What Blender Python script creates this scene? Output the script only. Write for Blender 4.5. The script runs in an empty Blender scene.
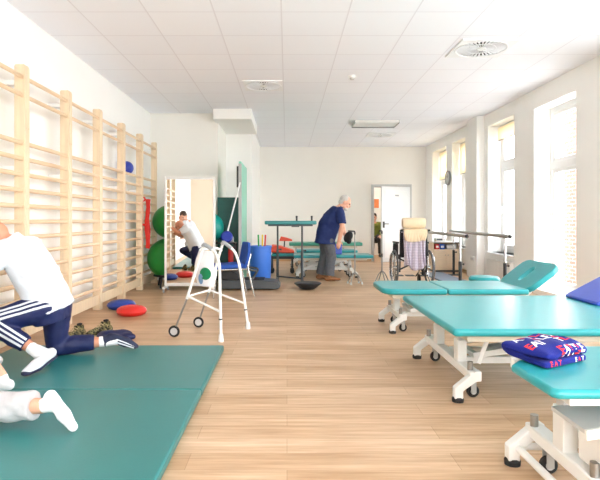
import bpy, bmesh, math, random
from mathutils import Vector, Matrix, Euler
from mathutils.bvhtree import BVHTree
random.seed(7)
PI = math.pi
SC = bpy.context.scene
COL = SC.collection
V = Vector
# ------------------------------------------------------------------ materials
def lin(c):
    o = []
    for v in c:
        v = v / 255.0
        o.append(v / 12.92 if v <= 0.04045 else ((v + 0.055) / 1.055) ** 2.4)
    return (o[0], o[1], o[2], 1.0)

def mat(name, rgb, rough=0.5, metal=0.0, var=0.05, scale=8.0, bump=0.0, bscale=60.0, stretch=None, coat=0.0, sheen=0.0):
    m = bpy.data.materials.new(name); m.use_nodes = True
    nt = m.node_tree; N = nt.nodes; L = nt.links
    p = N['Principled BSDF']
    p.inputs['Roughness'].default_value = rough
    p.inputs['Metallic'].default_value = metal
    if coat: p.inputs['Coat Weight'].default_value = coat
    if sheen: p.inputs['Sheen Weight'].default_value = sheen
    tc = N.new('ShaderNodeTexCoord')
    src = tc.outputs['Object']
    if stretch:
        mp = N.new('ShaderNodeMapping'); mp.inputs['Scale'].default_value = stretch
        L.new(src, mp.inputs['Vector']); src = mp.outputs['Vector']
    no = N.new('ShaderNodeTexNoise'); no.inputs['Scale'].default_value = scale; no.inputs['Detail'].default_value = 4
    L.new(src, no.inputs['Vector'])
    rp = N.new('ShaderNodeValToRGB')
    c = lin(rgb)
    rp.color_ramp.elements[0].position = 0.3; rp.color_ramp.elements[1].position = 0.7
    rp.color_ramp.elements[0].color = tuple(max(0, x * (1 - var)) for x in c[:3]) + (1,)
    rp.color_ramp.elements[1].color = tuple(min(1, x * (1 + var)) for x in c[:3]) + (1,)
    L.new(no.outputs['Fac'], rp.inputs['Fac']); L.new(rp.outputs['Color'], p.inputs['Base Color'])
    if bump:
        n2 = N.new('ShaderNodeTexNoise'); n2.inputs['Scale'].default_value = bscale; n2.inputs['Detail'].default_value = 3
        L.new(src, n2.inputs['Vector'])
        b = N.new('ShaderNodeBump'); b.inputs['Strength'].default_value = bump; b.inputs['Distance'].default_value = 0.01
        L.new(n2.outputs['Fac'], b.inputs['Height']); L.new(b.outputs['Normal'], p.inputs['Normal'])
    return m

def mat_floor():
    m = bpy.data.materials.new('wood_vinyl_planks'); m.use_nodes = True
    nt = m.node_tree; N = nt.nodes; L = nt.links; p = N['Principled BSDF']
    tc = N.new('ShaderNodeTexCoord')
    br = N.new('ShaderNodeTexBrick'); br.offset = 0.37; br.offset_frequency = 2
    br.inputs['Scale'].default_value = 1.0
    br.inputs['Brick Width'].default_value = 1.22; br.inputs['Row Height'].default_value = 0.165
    br.inputs['Mortar Size'].default_value = 0.0012; br.inputs['Mortar Smooth'].default_value = 0.4
    br.inputs['Color1'].default_value = lin((229, 199, 168)); br.inputs['Color2'].default_value = lin((213, 179, 144))
    br.inputs['Mortar'].default_value = lin((178, 142, 108))
    L.new(tc.outputs['Object'], br.inputs['Vector'])
    mp = N.new('ShaderNodeMapping'); mp.inputs['Scale'].default_value = (1.3, 22, 1)
    L.new(tc.outputs['Object'], mp.inputs['Vector'])
    n1 = N.new('ShaderNodeTexNoise'); n1.inputs['Scale'].default_value = 1.6; n1.inputs['Detail'].default_value = 7; n1.inputs['Roughness'].default_value = 0.62
    L.new(mp.outputs['Vector'], n1.inputs['Vector'])
    mp2 = N.new('ShaderNodeMapping'); mp2.inputs['Scale'].default_value = (0.7, 5, 1)
    L.new(tc.outputs['Object'], mp2.inputs['Vector'])
    n2 = N.new('ShaderNodeTexNoise'); n2.inputs['Scale'].default_value = 1.2; n2.inputs['Detail'].default_value = 3
    L.new(mp2.outputs['Vector'], n2.inputs['Vector'])
    r1 = N.new('ShaderNodeValToRGB')
    r1.color_ramp.elements[0].position = 0.3; r1.color_ramp.elements[0].color = lin((214, 202, 190))
    r1.color_ramp.elements[1].position = 0.68; r1.color_ramp.elements[1].color = (1.0, 1.0, 1.0, 1)
    L.new(n1.outputs['Fac'], r1.inputs['Fac'])
    r2 = N.new('ShaderNodeValToRGB')
    r2.color_ramp.elements[0].position = 0.32; r2.color_ramp.elements[0].color = lin((232, 224, 214))
    r2.color_ramp.elements[1].position = 0.65; r2.color_ramp.elements[1].color = (1, 1, 1, 1)
    L.new(n2.outputs['Fac'], r2.inputs['Fac'])
    m1 = N.new('ShaderNodeMixRGB'); m1.blend_type = 'MULTIPLY'; m1.inputs['Fac'].default_value = 1.0
    m2 = N.new('ShaderNodeMixRGB'); m2.blend_type = 'MULTIPLY'; m2.inputs['Fac'].default_value = 1.0
    L.new(br.outputs['Color'], m1.inputs['Color1']); L.new(r1.outputs['Color'], m1.inputs['Color2'])
    L.new(m1.outputs['Color'], m2.inputs['Color1']); L.new(r2.outputs['Color'], m2.inputs['Color2'])
    L.new(m2.outputs['Color'], p.inputs['Base Color'])
    p.inputs['Roughness'].default_value = 0.42
    b = N.new('ShaderNodeBump'); b.inputs['Strength'].default_value = 0.12; b.inputs['Distance'].default_value = 0.004
    L.new(n1.outputs['Fac'], b.inputs['Height']); L.new(b.outputs['Normal'], p.inputs['Normal'])
    return m

def mat_ceiling():
    m = bpy.data.materials.new('ceiling_tiles'); m.use_nodes = True
    nt = m.node_tree; N = nt.nodes; L = nt.links; p = N['Principled BSDF']
    tc = N.new('ShaderNodeTexCoord')
    mp = N.new('ShaderNodeMapping'); mp.inputs['Location'].default_value = (0.053, -4.92, 0)
    L.new(tc.outputs['Object'], mp.inputs['Vector'])
    br = N.new('ShaderNodeTexBrick'); br.offset = 0.0; br.inputs['Scale'].default_value = 1.0
    br.inputs['Brick Width'].default_value = 0.63; br.inputs['Row Height'].default_value = 0.63
    br.inputs['Mortar Size'].default_value = 0.008; br.inputs['Mortar Smooth'].default_value = 0.3
    br.inputs['Color1'].default_value = lin((246, 248, 255)); br.inputs['Color2'].default_value = lin((243, 245, 253))
    br.inputs['Mortar'].default_value = lin((230, 230, 238))
    L.new(mp.outputs['Vector'], br.inputs['Vector'])
    L.new(br.outputs['Color'], p.inputs['Base Color'])
    p.inputs['Roughness'].default_value = 0.85
    return m

def mat_checks(name, base, line, step=0.03):
    m = bpy.data.materials.new(name); m.use_nodes = True
    nt = m.node_tree; N = nt.nodes; L = nt.links; p = N['Principled BSDF']
    tc = N.new('ShaderNodeTexCoord')
    ch = N.new('ShaderNodeTexBrick'); ch.offset = 0; ch.inputs['Scale'].default_value = 1
    ch.inputs['Brick Width'].default_value = step; ch.inputs['Row Height'].default_value = step * 1.3; ch.inputs['Mortar Size'].default_value = 0.005
    ch.inputs['Color1'].default_value = lin(base); ch.inputs['Color2'].default_value = lin(tuple(min(255, x + 12) for x in base)); ch.inputs['Mortar'].default_value = lin(line)
    mp = N.new('ShaderNodeMapping'); mp.inputs['Rotation'].default_value = (PI / 2, 0, 0)
    L.new(tc.outputs['Object'], mp.inputs['Vector']); L.new(mp.outputs['Vector'], ch.inputs['Vector'])
    L.new(ch.outputs['Color'], p.inputs['Base Color']); p.inputs['Roughness'].default_value = 0.9
    return m

def mat_camo(name):
    m = bpy.data.materials.new(name); m.use_nodes = True
    nt = m.node_tree; N = nt.nodes; L = nt.links; p = N['Principled BSDF']
    tc = N.new('ShaderNodeTexCoord'); no = N.new('ShaderNodeTexNoise'); no.inputs['Scale'].default_value = 34; no.inputs['Detail'].default_value = 2
    L.new(tc.outputs['Object'], no.inputs['Vector'])
    r = N.new('ShaderNodeValToRGB'); r.color_ramp.interpolation = 'CONSTANT'
    e = r.color_ramp.elements; e[0].position = 0; e[0].color = lin((30, 28, 20)); e[1].position = 0.44; e[1].color = lin((88, 82, 50))
    x = e.new(0.54); x.color = lin((150, 136, 92)); x = e.new(0.6); x.color = lin((48, 46, 32))
    L.new(no.outputs['Fac'], r.inputs['Fac']); L.new(r.outputs['Color'], p.inputs['Base Color']); p.inputs['Roughness'].default_value = 0.85
    return m

def mat_brick():
    m = bpy.data.materials.new('red_brick'); m.use_nodes = True
    nt = m.node_tree; N = nt.nodes; L = nt.links; p = N['Principled BSDF']
    tc = N.new('ShaderNodeTexCoord'); sx = N.new('ShaderNodeSeparateXYZ'); ad = N.new('ShaderNodeMath'); mp = N.new('ShaderNodeCombineXYZ')
    br = N.new('ShaderNodeTexBrick'); br.inputs['Scale'].default_value = 1; br.inputs['Brick Width'].default_value = 0.24; br.inputs['Row Height'].default_value = 0.08; br.inputs['Mortar Size'].default_value = 0.006
    br.inputs['Color1'].default_value = lin((170, 96, 80)); br.inputs['Color2'].default_value = lin((150, 80, 66)); br.inputs['Mortar'].default_value = lin((190, 180, 172))
    L.new(tc.outputs['Object'], sx.inputs[0]); L.new(sx.outputs['X'], ad.inputs[0]); L.new(sx.outputs['Y'], ad.inputs[1]); L.new(ad.outputs[0], mp.inputs['X']); L.new(sx.outputs['Z'], mp.inputs['Y'])
    L.new(mp.outputs[0], br.inputs['Vector']); L.new(br.outputs['Color'], p.inputs['Base Color'])
    p.inputs['Roughness'].default_value = 0.9
    return m

def mat_glass():
    m = bpy.data.materials.new('window_glass'); m.use_nodes = True
    nt = m.node_tree; N = nt.nodes; L = nt.links
    for n in list(N): N.remove(n)
    o = N.new('ShaderNodeOutputMaterial'); t = N.new('ShaderNodeBsdfTransparent'); t.inputs['Color'].default_value = (.97, .99, .98, 1)
    g = N.new('ShaderNodeBsdfGlossy'); g.inputs['Roughness'].default_value = 0.02
    f = N.new('ShaderNodeTexNoise'); f.inputs['Scale'].default_value = 2.0
    mr = N.new('ShaderNodeMapRange'); mr.inputs['To Min'].default_value = .03; mr.inputs['To Max'].default_value = .06; L.new(f.outputs['Fac'], mr.inputs['Value']); f = mr
    x = N.new('ShaderNodeMixShader'); L.new(f.outputs[0], x.inputs[0]); L.new(t.outputs[0], x.inputs[1]); L.new(g.outputs[0], x.inputs[2]); L.new(x.outputs[0], o.inputs[0])
    return m

def mat_blind():
    m = bpy.data.materials.new('cream_blind_fabric'); m.use_nodes = True
    nt = m.node_tree; N = nt.nodes; L = nt.links; p = N['Principled BSDF']; o = N['Material Output']
    w = N.new('ShaderNodeTexNoise'); w.inputs['Scale'].default_value = 90
    r = N.new('ShaderNodeValToRGB'); r.color_ramp.elements[0].color = lin((246, 236, 214)); r.color_ramp.elements[1].color = lin((252, 246, 230))
    L.new(w.outputs['Fac'], r.inputs['Fac']); L.new(r.outputs['Color'], p.inputs['Base Color']); p.inputs['Roughness'].default_value = .9
    tl = N.new('ShaderNodeBsdfTranslucent'); tl.inputs['Color'].default_value = lin((252, 240, 215))
    x = N.new('ShaderNodeMixShader'); x.inputs[0].default_value = .5
    L.new(p.outputs[0], x.inputs[1]); L.new(tl.outputs[0], x.inputs[2]); L.new(x.outputs[0], o.inputs[0])
    return m

def mat_mirror():
    m = bpy.data.materials.new('silvered_mirror'); m.use_nodes = True
    nt = m.node_tree; p = nt.nodes['Principled BSDF']
    n = nt.nodes.new('ShaderNodeTexNoise'); n.inputs['Scale'].default_value = 3
    r = nt.nodes.new('ShaderNodeMapRange'); r.inputs['To Min'].default_value = 0.0; r.inputs['To Max'].default_value = 0.02
    nt.links.new(n.outputs['Fac'], r.inputs['Value']); nt.links.new(r.outputs['Result'], p.inputs['Roughness'])
    p.inputs['Base Color'].default_value = (.92, .93, .92, 1); p.inputs['Metallic'].default_value = 1
    return m

M = {}
M['floor'] = mat_floor(); M['ceiling'] = mat_ceiling(); M['glass'] = mat_glass(); M['blind'] = mat_blind(); M['mirror'] = mat_mirror(); M['brick'] = mat_brick()
M['wall'] = mat('wall_paint', (247, 246, 243), .8, var=.012, scale=2)
M['wall_warm'] = mat('warm_wall_paint', (243, 240, 234), .8, var=.012, scale=2)
M['wall_beige'] = mat('beige_wall_paint', (222, 211, 195), .8, var=.012, scale=2)
M['door_white'] = mat('white_door_lacquer', (226, 229, 231), .4, var=.01)
M['vent_white'] = mat('vent_white', (242, 243, 247), .5, var=.01)
M['trim'] = mat('white_trim', (240, 240, 240), .45, var=.01)
M['paving'] = mat('bounce_paving', (236, 234, 230), .9, var=.03, scale=2)  # kept near white so the ground throws light indoors
M['beech'] = mat('beech_wood', (226, 203, 172), .45, var=.07, scale=5, stretch=(6, 6, .6))
M['beech_rung'] = mat('beech_rung_wood', (222, 192, 158), .4, var=.06, scale=5, stretch=(6, .6, 6))
M['skirt'] = mat('oak_skirting', (196, 160, 122), .5, var=.08)
M['turq'] = mat('turquoise_vinyl', (40, 152, 158), .31, var=.03, bump=.03, bscale=240)
M['teal_mat'] = mat('teal_mat_vinyl', (42, 118, 118), .36, var=.05, scale=3, bump=.08, bscale=150)
M['green_vinyl'] = mat('sea_green_vinyl', (66, 150, 128), .4, var=.04)
M['teal_top'] = mat('teal_laminate', (44, 134, 136), .4, var=.03)
M['dkgreen'] = mat('dark_green_vinyl', (14, 84, 76), .45, var=.08, bump=.1, bscale=40)
M['mint'] = mat('mint_paint', (140, 208, 184), .45, var=.03)
M['white_steel'] = mat('white_enamelled_steel', (232, 231, 228), .38, var=.015)
M['grey_steel'] = mat('grey_enamelled_steel', (178, 178, 176), .4, var=.03)
M['beige_steel'] = mat('beige_enamel', (214, 204, 186), .5, var=.03)
M['chrome'] = mat('chrome', (205, 205, 205), .18, 1, var=.02)
M['steel_dull'] = mat('brushed_steel', (160, 158, 154), .35, 1, var=.05, stretch=(1, 20, 20))
M['rubber'] = mat('black_rubber', (28, 28, 30), .7, var=.15, bump=.1)
M['black'] = mat('black_plastic', (36, 36, 40), .45, var=.1)
M['blackcloth'] = mat('black_fabric', (28, 28, 32), .9, var=.15, bump=.2, bscale=200)
M['dkgrey'] = mat('dark_grey_plastic', (72, 76, 80), .5, var=.08, bump=.08)
M['grey_plastic'] = mat('grey_plastic', (158, 160, 162), .45, var=.05)
M['ltgrey'] = mat('light_grey_panel', (196, 196, 196), .5, var=.03)
M['blue_fab'] = mat('blue_upholstery', (30, 76, 164), .75, var=.08, bump=.15, bscale=300)
M['blue_bin'] = mat('blue_plastic', (62, 118, 212), .4, var=.03)
M['blue_ball'] = mat('blue_ball_vinyl', (34, 54, 156), .3, var=.04)
M['blue_wedge'] = mat('blue_wedge_vinyl', (56, 82, 184), .32, var=.04)
M['blue_dome'] = mat('blue_cushion_rubber', (28, 60, 150), .45, var=.05)
M['red_dome'] = mat('red_cushion_rubber', (214, 40, 34), .42, var=.05)
M['red_band'] = mat('red_latex', (228, 52, 48), .5, var=.05)
M['orange'] = mat('orange_red_vinyl', (238, 78, 44), .4, var=.04)
M['green_ball'] = mat('green_ball_vinyl', (20, 134, 52), .32, var=.05)
M['teal_ball'] = mat('teal_ball_vinyl', (18, 150, 140), .32, var=.04)
M['skin'] = mat('skin', (226, 170, 142), .5, var=.06, scale=14)
M['skin_tan'] = mat('tanned_skin', (206, 142, 112), .5, var=.06, scale=14)
M['tee_white'] = mat('white_cotton', (222, 224, 230), .9, var=.02, bump=.15, bscale=25)
M['navy'] = mat('navy_polyester', (18, 28, 78), .6, var=.08, bump=.15, bscale=22)
M['navy_shoe'] = mat('navy_shoe_mesh', (30, 36, 66), .7, var=.12)
M['white_shoe'] = mat('white_shoe_leather', (224, 226, 230), .55, var=.03)
M['sweat_grey'] = mat('grey_sweat_fabric', (196, 192, 194), .95, var=.06, bump=.25, bscale=30)
M['sock'] = mat('white_sock_cotton', (240, 236, 236), .95, var=.02, bump=.15, bscale=80)
M['blue_tee'] = mat('royal_blue_cotton', (24, 42, 96), .85, var=.08, bump=.15, bscale=25)
M['jeans'] = mat('grey_denim', (92, 94, 100), .9, var=.12, scale=30, bump=.2, bscale=30)
M['brown_shoe'] = mat('brown_leather', (150, 98, 58), .55, var=.1)
M['olive'] = mat('olive_green_knit', (108, 116, 44), .9, var=.12)
M['dkcloth'] = mat('charcoal_cloth', (48, 48, 52), .9, var=.2)
M['hair_grey'] = mat('grey_hair', (196, 192, 188), .8, var=.1, scale=60, bump=.4, bscale=160)
M['hair_dark'] = mat('dark_brown_hair', (62, 46, 36), .7, var=.2, scale=60, bump=.4, bscale=160)
M['eye'] = mat('dark_eye', (40, 30, 26), .3)
M['towel_blue'] = mat('royal_blue_terry', (8, 26, 126), .95, var=.1, bump=.5, bscale=260)
M['towel_red'] = mat('red_terry_print', (222, 52, 62), .95, var=.06)
M['towel_white'] = mat('white_terry_print', (236, 236, 246), .95, var=.03)
M['cream'] = mat('cream_towelling', (224, 204, 172), .95, var=.05, bump=.3, bscale=120)
M['checks'] = mat_checks('checked_lilac_cotton', (212, 205, 215), (164, 155, 174), .02)
M['camo'] = mat_camo('mottled_green_brown_suede')
M['sole_tan'] = mat('tan_shoe_sole', (190, 170, 134), .8, var=.08)
M['birch'] = mat('birch_veneer', (236, 214, 186), .5, var=.05, stretch=(1, 1, 6))
M['box_brown'] = mat('brown_wood', (172, 120, 70), .6, var=.1)
M['bag_white'] = mat('white_carrier_bag', (238, 238, 242), .4, var=.02, bump=.4, bscale=18)
M['bag_green'] = mat('green_print', (22, 130, 84), .4, var=.08)
M['bag_blue'] = mat('pale_blue_print', (120, 160, 206), .4, var=.08)
M['tyre_grey'] = mat('grey_tyre', (92, 92, 94), .75, var=.1)
M['plat_blue'] = mat('slate_blue_platform', (120, 130, 148), .6, var=.05)
M['vent_dark'] = mat('dark_duct', (16, 16, 18), .8, var=.05)
M['clock_face'] = mat('clock_face', (206, 208, 208), .4, var=.02)
M['yellow'] = mat('yellow_plastic', (236, 200, 40), .45)
M['green_pl'] = mat('green_plastic', (40, 160, 70), .45)
M['red_pl'] = mat('red_plastic', (206, 44, 40), .45)
M['blue_pl'] = mat('blue_plastic_case', (36, 96, 190), .45)
M['frosted'] = mat('frosted_panel', (226, 230, 230), .35, var=.015)
M['poster'] = mat('orange_print', (226, 130, 72), .6, var=.1)

# ------------------------------------------------------------------ mesh helpers
def frame(d, up=None):
    d = V(d).normalized()
    up = V(up) if up is not None else (V((0, 0, 1)) if abs(d.z) < .95 else V((1, 0, 0)))
    u = up.cross(d)
    if u.length < 1e-6: u = V((1, 0, 0)).cross(d)
    u.normalize(); w = d.cross(u).normalized()
    return u, w, d

def spline(pts, n=6):
    P = [V(p) for p in pts]; out = []
    for i in range(len(P) - 1):
        p0 = P[max(i - 1, 0)]; p1 = P[i]; p2 = P[i + 1]; p3 = P[min(i + 2, len(P) - 1)]
        for k in range(n):
            t = k / n
            out.append(.5 * ((2 * p1) + (-p0 + p2) * t + (2 * p0 - 5 * p1 + 4 * p2 - p3) * t * t + (-p0 + 3 * p1 - 3 * p2 + p3) * t ** 3))
    out.append(P[-1]); return out

def rounded(pts, r=.05, n=5):
    P = [V(p) for p in pts]; out = [P[0]]
    for i in range(1, len(P) - 1):
        a, b, c = P[i - 1], P[i], P[i + 1]
        rr = min(r, (a - b).length * .49, (c - b).length * .49)
        p = b + (a - b).normalized() * rr; q = b + (c - b).normalized() * rr
        for k in range(n + 1):
            t = k / n
            out.append((1 - t) ** 2 * p + 2 * t * (1 - t) * b + t * t * q)
    out.append(P[-1]); return out

class MB:
    def __init__(s): s.bm = bmesh.new()
    def faces_from(s, rings, closed=True, cap0=True, cap1=True):
        bm = s.bm; R = [[bm.verts.new(p) for p in r] for r in rings]
        for i in range(len(R) - 1):
            n = len(R[i]); m = n if closed else n - 1
            for k in range(m):
                k2 = (k + 1) % n
                try: bm.faces.new((R[i][k], R[i][k2], R[i + 1][k2], R[i + 1][k]))
                except ValueError: pass
        if cap0: bm.faces.new(list(reversed(R[0])))
        if cap1: bm.faces.new(R[-1])
        return s
    def b2(s, x0, x1, y0, y1, z0, z1, mx=None):
        r0 = [V((x0, y0, z0)), V((x1, y0, z0)), V((x1, y1, z0)), V((x0, y1, z0))]
        r1 = [V((p.x, p.y, z1)) for p in r0]
        if mx is not None: r0 = [mx @ p for p in r0]; r1 = [mx @ p for p in r1]
        return s.faces_from([r0, r1])
    def box(s, c, sz, mx=None):
        c = V(c); h = V(sz) * .5
        if mx is None: return s.b2(c.x - h.x, c.x + h.x, c.y - h.y, c.y + h.y, c.z - h.z, c.z + h.z)
        return s.b2(-h.x, h.x, -h.y, h.y, -h.z, h.z, Matrix.Translation(c) @ mx.to_4x4())
    def bar(s, a, b, w, h, up=None):
        a = V(a); b = V(b); u, v, d = frame(b - a, up)
        ring = lambda p: [p - u * w / 2 - v * h / 2, p + u * w / 2 - v * h / 2, p + u * w / 2 + v * h / 2, p - u * w / 2 + v * h / 2]
        return s.faces_from([ring(a), ring(b)])
    def tube(s, pts, r, n=10):
        P = [V(p) for p in pts]; m = len(P)
        R = r if isinstance(r, (list, tuple)) else [r] * m
        T = [(P[min(i + 1, m - 1)] - P[max(i - 1, 0)]).normalized() for i in range(m)]
        u, v, d = frame(T[0]); rings = []
        for i in range(m):
            u = (u - T[i] * u.dot(T[i])).normalized(); v = T[i].cross(u)
            rings.append([P[i] + (u * math.cos(2 * PI * k / n) + v * math.sin(2 * PI * k / n)) * R[i] for k in range(n)])
        return s.faces_from(rings)
    def cyl(s, a, b, r, r2=None, n=16): return s.tube([a, b], [r, r if r2 is None else r2], n)
    def loop(s, pts, r, n=8):
        P = [V(p) for p in pts]; m = len(P); rings = []
        u = None
        for i in range(m):
            t = (P[(i + 1) % m] - P[i - 1]).normalized()
            if u is None: u = frame(t)[0]
            u = (u - t * u.dot(t)).normalized(); v = t.cross(u)
            rings.append([P[i] + (u * math.cos(2 * PI * k / n) + v * math.sin(2 * PI * k / n)) * r for k in range(n)])
        rings.append(rings[0])
        bm = s.bm; Rv = [[bm.verts.new(p) for p in q] for q in rings[:-1]]; Rv.append(Rv[0])
        for i in range(m):
            for k in range(n): bm.faces.new((Rv[i][k], Rv[i][(k + 1) % n], Rv[i + 1][(k + 1) % n], Rv[i + 1][k]))
        return s
    def torus(s, c, axis, R, r, N=28, n=8):
        u, v, d = frame(axis); c = V(c)
        return s.loop([c + (u * math.cos(2 * PI * k / N) + v * math.sin(2 * PI * k / N)) * R for k in range(N)], r, n)
    def ell(s, c, r, mx=None, N=20, n=12):
        c = V(c); r = V(r) if hasattr(r, '__len__') else V((r, r, r)); mx = mx or Matrix.Identity(3)
        bm = s.bm; top = bm.verts.new(c + mx @ V((0, 0, r.z))); bot = bm.verts.new(c + mx @ V((0, 0, -r.z))); R = []
        for i in range(1, n):
            a = PI * i / n
            R.append([bm.verts.new(c + mx @ V((r.x * math.sin(a) * math.cos(2 * PI * k / N), r.y * math.sin(a) * math.sin(2 * PI * k / N), r.z * math.cos(a)))) for k in range(N)])
        for k in range(N):
            bm.faces.new((top, R[0][k], R[0][(k + 1) % N])); bm.faces.new((bot, R[-1][(k + 1) % N], R[-1][k]))
            for i in range(len(R) - 1): bm.faces.new((R[i][k], R[i + 1][k], R[i + 1][(k + 1) % N], R[i][(k + 1) % N]))
        return s
    def lathe(s, prof, c=(0, 0, 0), axis=(0, 0, 1), n=28):
        u, v, d = frame(axis); c = V(c)
        rings = [[c + d * z + (u * math.cos(2 * PI * k / n) + v * math.sin(2 * PI * k / n)) * max(r, 1e-4) for k in range(n)] for r, z in prof]
        return s.faces_from(rings)
    def prism(s, poly, z0, z1, mx=None):
        r0 = [V((p[0], p[1], z0)) for p in poly]; r1 = [V((p[0], p[1], z1)) for p in poly]
        if mx is not None: r0 = [mx @ p for p in r0]; r1 = [mx @ p for p in r1]
        return s.faces_from([r0, r1])
    def prism_xz(s, poly, y0, y1):
        return s.faces_from([[V((p[0], y0, p[1])) for p in poly], [V((p[0], y1, p[1])) for p in poly]])
    def prism_yz(s, poly, x0, x1):
        return s.faces_from([[V((x0, p[0], p[1])) for p in poly], [V((x1, p[0], p[1])) for p in poly]])
    def limb(s, a, b, ra, rb, flat=(0, 0), side=None, su=1., sv=1., n=18):
        a = V(a); b = V(b); d = (b - a); L = d.length; d.normalize()
        u, v, d = frame(d, None)
        if side is not None:
            u = V(side) - d * V(side).dot(d); u.normalize(); v = d.cross(u)
        st = []
        if not flat[0]: st += [(-math.cos(t) * ra * .95, ra * math.sin(t)) for t in (.12, .45, .8, 1.2)]
        st += [(L * t, ra + (rb - ra) * t) for t in (0, .25, .5, .75, 1)]
        if not flat[1]: st += [(L + math.cos(t) * rb * .95, rb * math.sin(t)) for t in (1.2, .8, .45, .12)]
        rings = [[a + d * z + (u * su * math.cos(2 * PI * k / n) + v * sv * math.sin(2 * PI * k / n)) * r for k in range(n)] for z, r in st]
        return s.faces_from(rings)
    def mesh(s, name='m'):
        bmesh.ops.recalc_face_normals(s.bm, faces=s.bm.faces)
        me = bpy.data.meshes.new(name); s.bm.to_mesh(me); s.bm.free(); return me
    def build(s, name, m, parent=None, bevel=0, seg=2, smooth=True, sub=0):
        me = s.mesh(name)
        return link(name, me, m, parent, bevel, seg, smooth, sub)

def link(name, me, m, parent=None, bevel=0, seg=2, smooth=True, sub=0):
    o = bpy.data.objects.new(name, me); COL.objects.link(o)
    if isinstance(m, str): m = M[m]
    if m is not None:
        me.materials.clear(); me.materials.append(m)
    if smooth:
        me.polygons.foreach_set('use_smooth', [True] * len(me.polygons))
        if not sub: me.set_sharp_from_angle(angle=math.radians(38))
    if bevel:
        b = o.modifiers.new('Bevel', 'BEVEL'); b.width = bevel; b.segments = seg; b.limit_method = 'ANGLE'; b.angle_limit = math.radians(35)
    if sub:
        b = o.modifiers.new('Subdivision', 'SUBSURF'); b.levels = sub; b.render_levels = sub
    if parent is not None: o.parent = parent
    return o

def remeshed(mb, voxel, smooth_it=5, fac=.5):
    me = mb.mesh('tmp'); o = bpy.data.objects.new('tmp', me); COL.objects.link(o)
    r = o.modifiers.new('r', 'REMESH'); r.mode = 'VOXEL'; r.voxel_size = voxel
    if smooth_it:
        sm = o.modifiers.new('s', 'SMOOTH'); sm.factor = fac; sm.iterations = smooth_it
    dg = bpy.context.evaluated_depsgraph_get()
    out = bpy.data.meshes.new_from_object(o.evaluated_get(dg))
    bpy.data.objects.remove(o); bpy.data.meshes.remove(me)
    return out

def tag(o, label, cat, group=None, kind='thing'):
    o['label'] = label; o['category'] = cat
    if group: o['group'] = group
    o['kind'] = kind
    return o
def thing(name, label, cat, loc=(0, 0, 0), rz=0., group=None):
    o = bpy.data.objects.new(name, None); o.empty_display_size = .1; COL.objects.link(o)
    o.location = loc; o.rotation_euler = (0, 0, rz)
    return tag(o, label, cat, group)
def struct(name, mb, m, label, cat, bevel=0):
    o = mb.build(name, m, None, bevel); return tag(o, label, cat, None, 'structure')
def dup(o, loc=None, rz=None, label=None, parent=None):
    c = o.copy(); COL.objects.link(c)
    if parent is not None: c.parent = parent
    if loc is not None: c.location = loc
    if rz is not None: c.rotation_euler = (0, 0, rz)
    if label: c['label'] = label
    for ch in list(o.children): dup(ch, parent=c)
    return c
def settle(o, z):  # rotate-free helper: put an object's base at height z
    o.location.z = z; return o

def mat_fill_lamp():  # emission for the added corridor fill
    m = bpy.data.materials.new('fill_diffuser'); m.use_nodes = True; p = m.node_tree.nodes['Principled BSDF']
    p.inputs['Emission Color'].default_value = (1, .96, .9, 1); p.inputs['Emission Strength'].default_value = 14; return m
M['lamp'] = mat_fill_lamp()
EXPO = 1.27
# ------------------------------------------------------------------ room shell
WL, WR, YB, YF, ZC = -2.5, 3.7, 14.0, -2.3, 3.05
YA, XA, YP, XP = 9.6, -1.262, 10.86, -0.724
struct('floor', MB().b2(WL - .3, WR + .35, YF - .2, YB + 3.0, -.12, 0), 'floor', 'light brown wood plank floor of the therapy room', 'floor')
struct('ceiling', MB().b2(WL - .3, WR + .35, YF - .2, YB + 2.9, ZC, ZC + .2), 'ceiling', 'white suspended ceiling of square tiles', 'ceiling')
struct('wall_left', MB().b2(WL - .2, WL, YF - .2, YA + .2, 0, ZC), 'wall', 'white wall behind the wooden wall bars', 'wall')
struct('wall_alcove', MB().b2(WL, XA, YA, YA + .2, 0, ZC).b2(XA - .2, XA, YA + .2, YP, 0, ZC), 'wall_warm', 'cream wall behind the standing mirror and green balls', 'wall')
struct('wall_corner', MB().b2(XA - .2, XP, YP, YP + .2, 0, ZC).b2(XP - .2, XP, YP + .2, YB, 0, ZC), 'wall', 'white projecting wall beside the mint green board', 'wall')
struct('trim_9', MB().b2(XA - .04, XP + .1, 9.2, YP, 2.87, ZC), 'wall', 'white boxed bulkhead under the ceiling by the alcove', 'bulkhead', .004)
# back wall with a door opening
DX0, DX1, DZ = 2.32, 3.25, 1.98
struct('wall_back', MB().b2(XP - .2, DX0 - .06, YB, YB + .15, 0, ZC).b2(DX1 + .06, WR + .3, YB, YB + .15, 0, ZC).b2(DX0 - .06, DX1 + .06, YB, YB + .15, DZ + .06, ZC), 'wall_warm', 'cream back wall with the white door', 'wall')
struct('wall_corridor', MB().b2(1.2, WR + .3, YB + 2.6, YB + 2.75, 0, ZC).b2(1.05, 1.2, YB + .15, YB + 2.75, 0, ZC), 'wall_warm', 'cream corridor wall seen past the white door', 'wall')
struct('wall_rear', MB().b2(WL - .2, -.4, YF - .2, YF, 0, ZC).b2(3.5, WR + .35, YF - .2, YF, 0, ZC).b2(-.4, 3.5, YF - .2, YF, 0, .3).b2(-.4, 3.5, YF - .2, YF, 2.9, ZC), 'wall_beige', 'beige wall behind the camera', 'wall')
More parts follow.
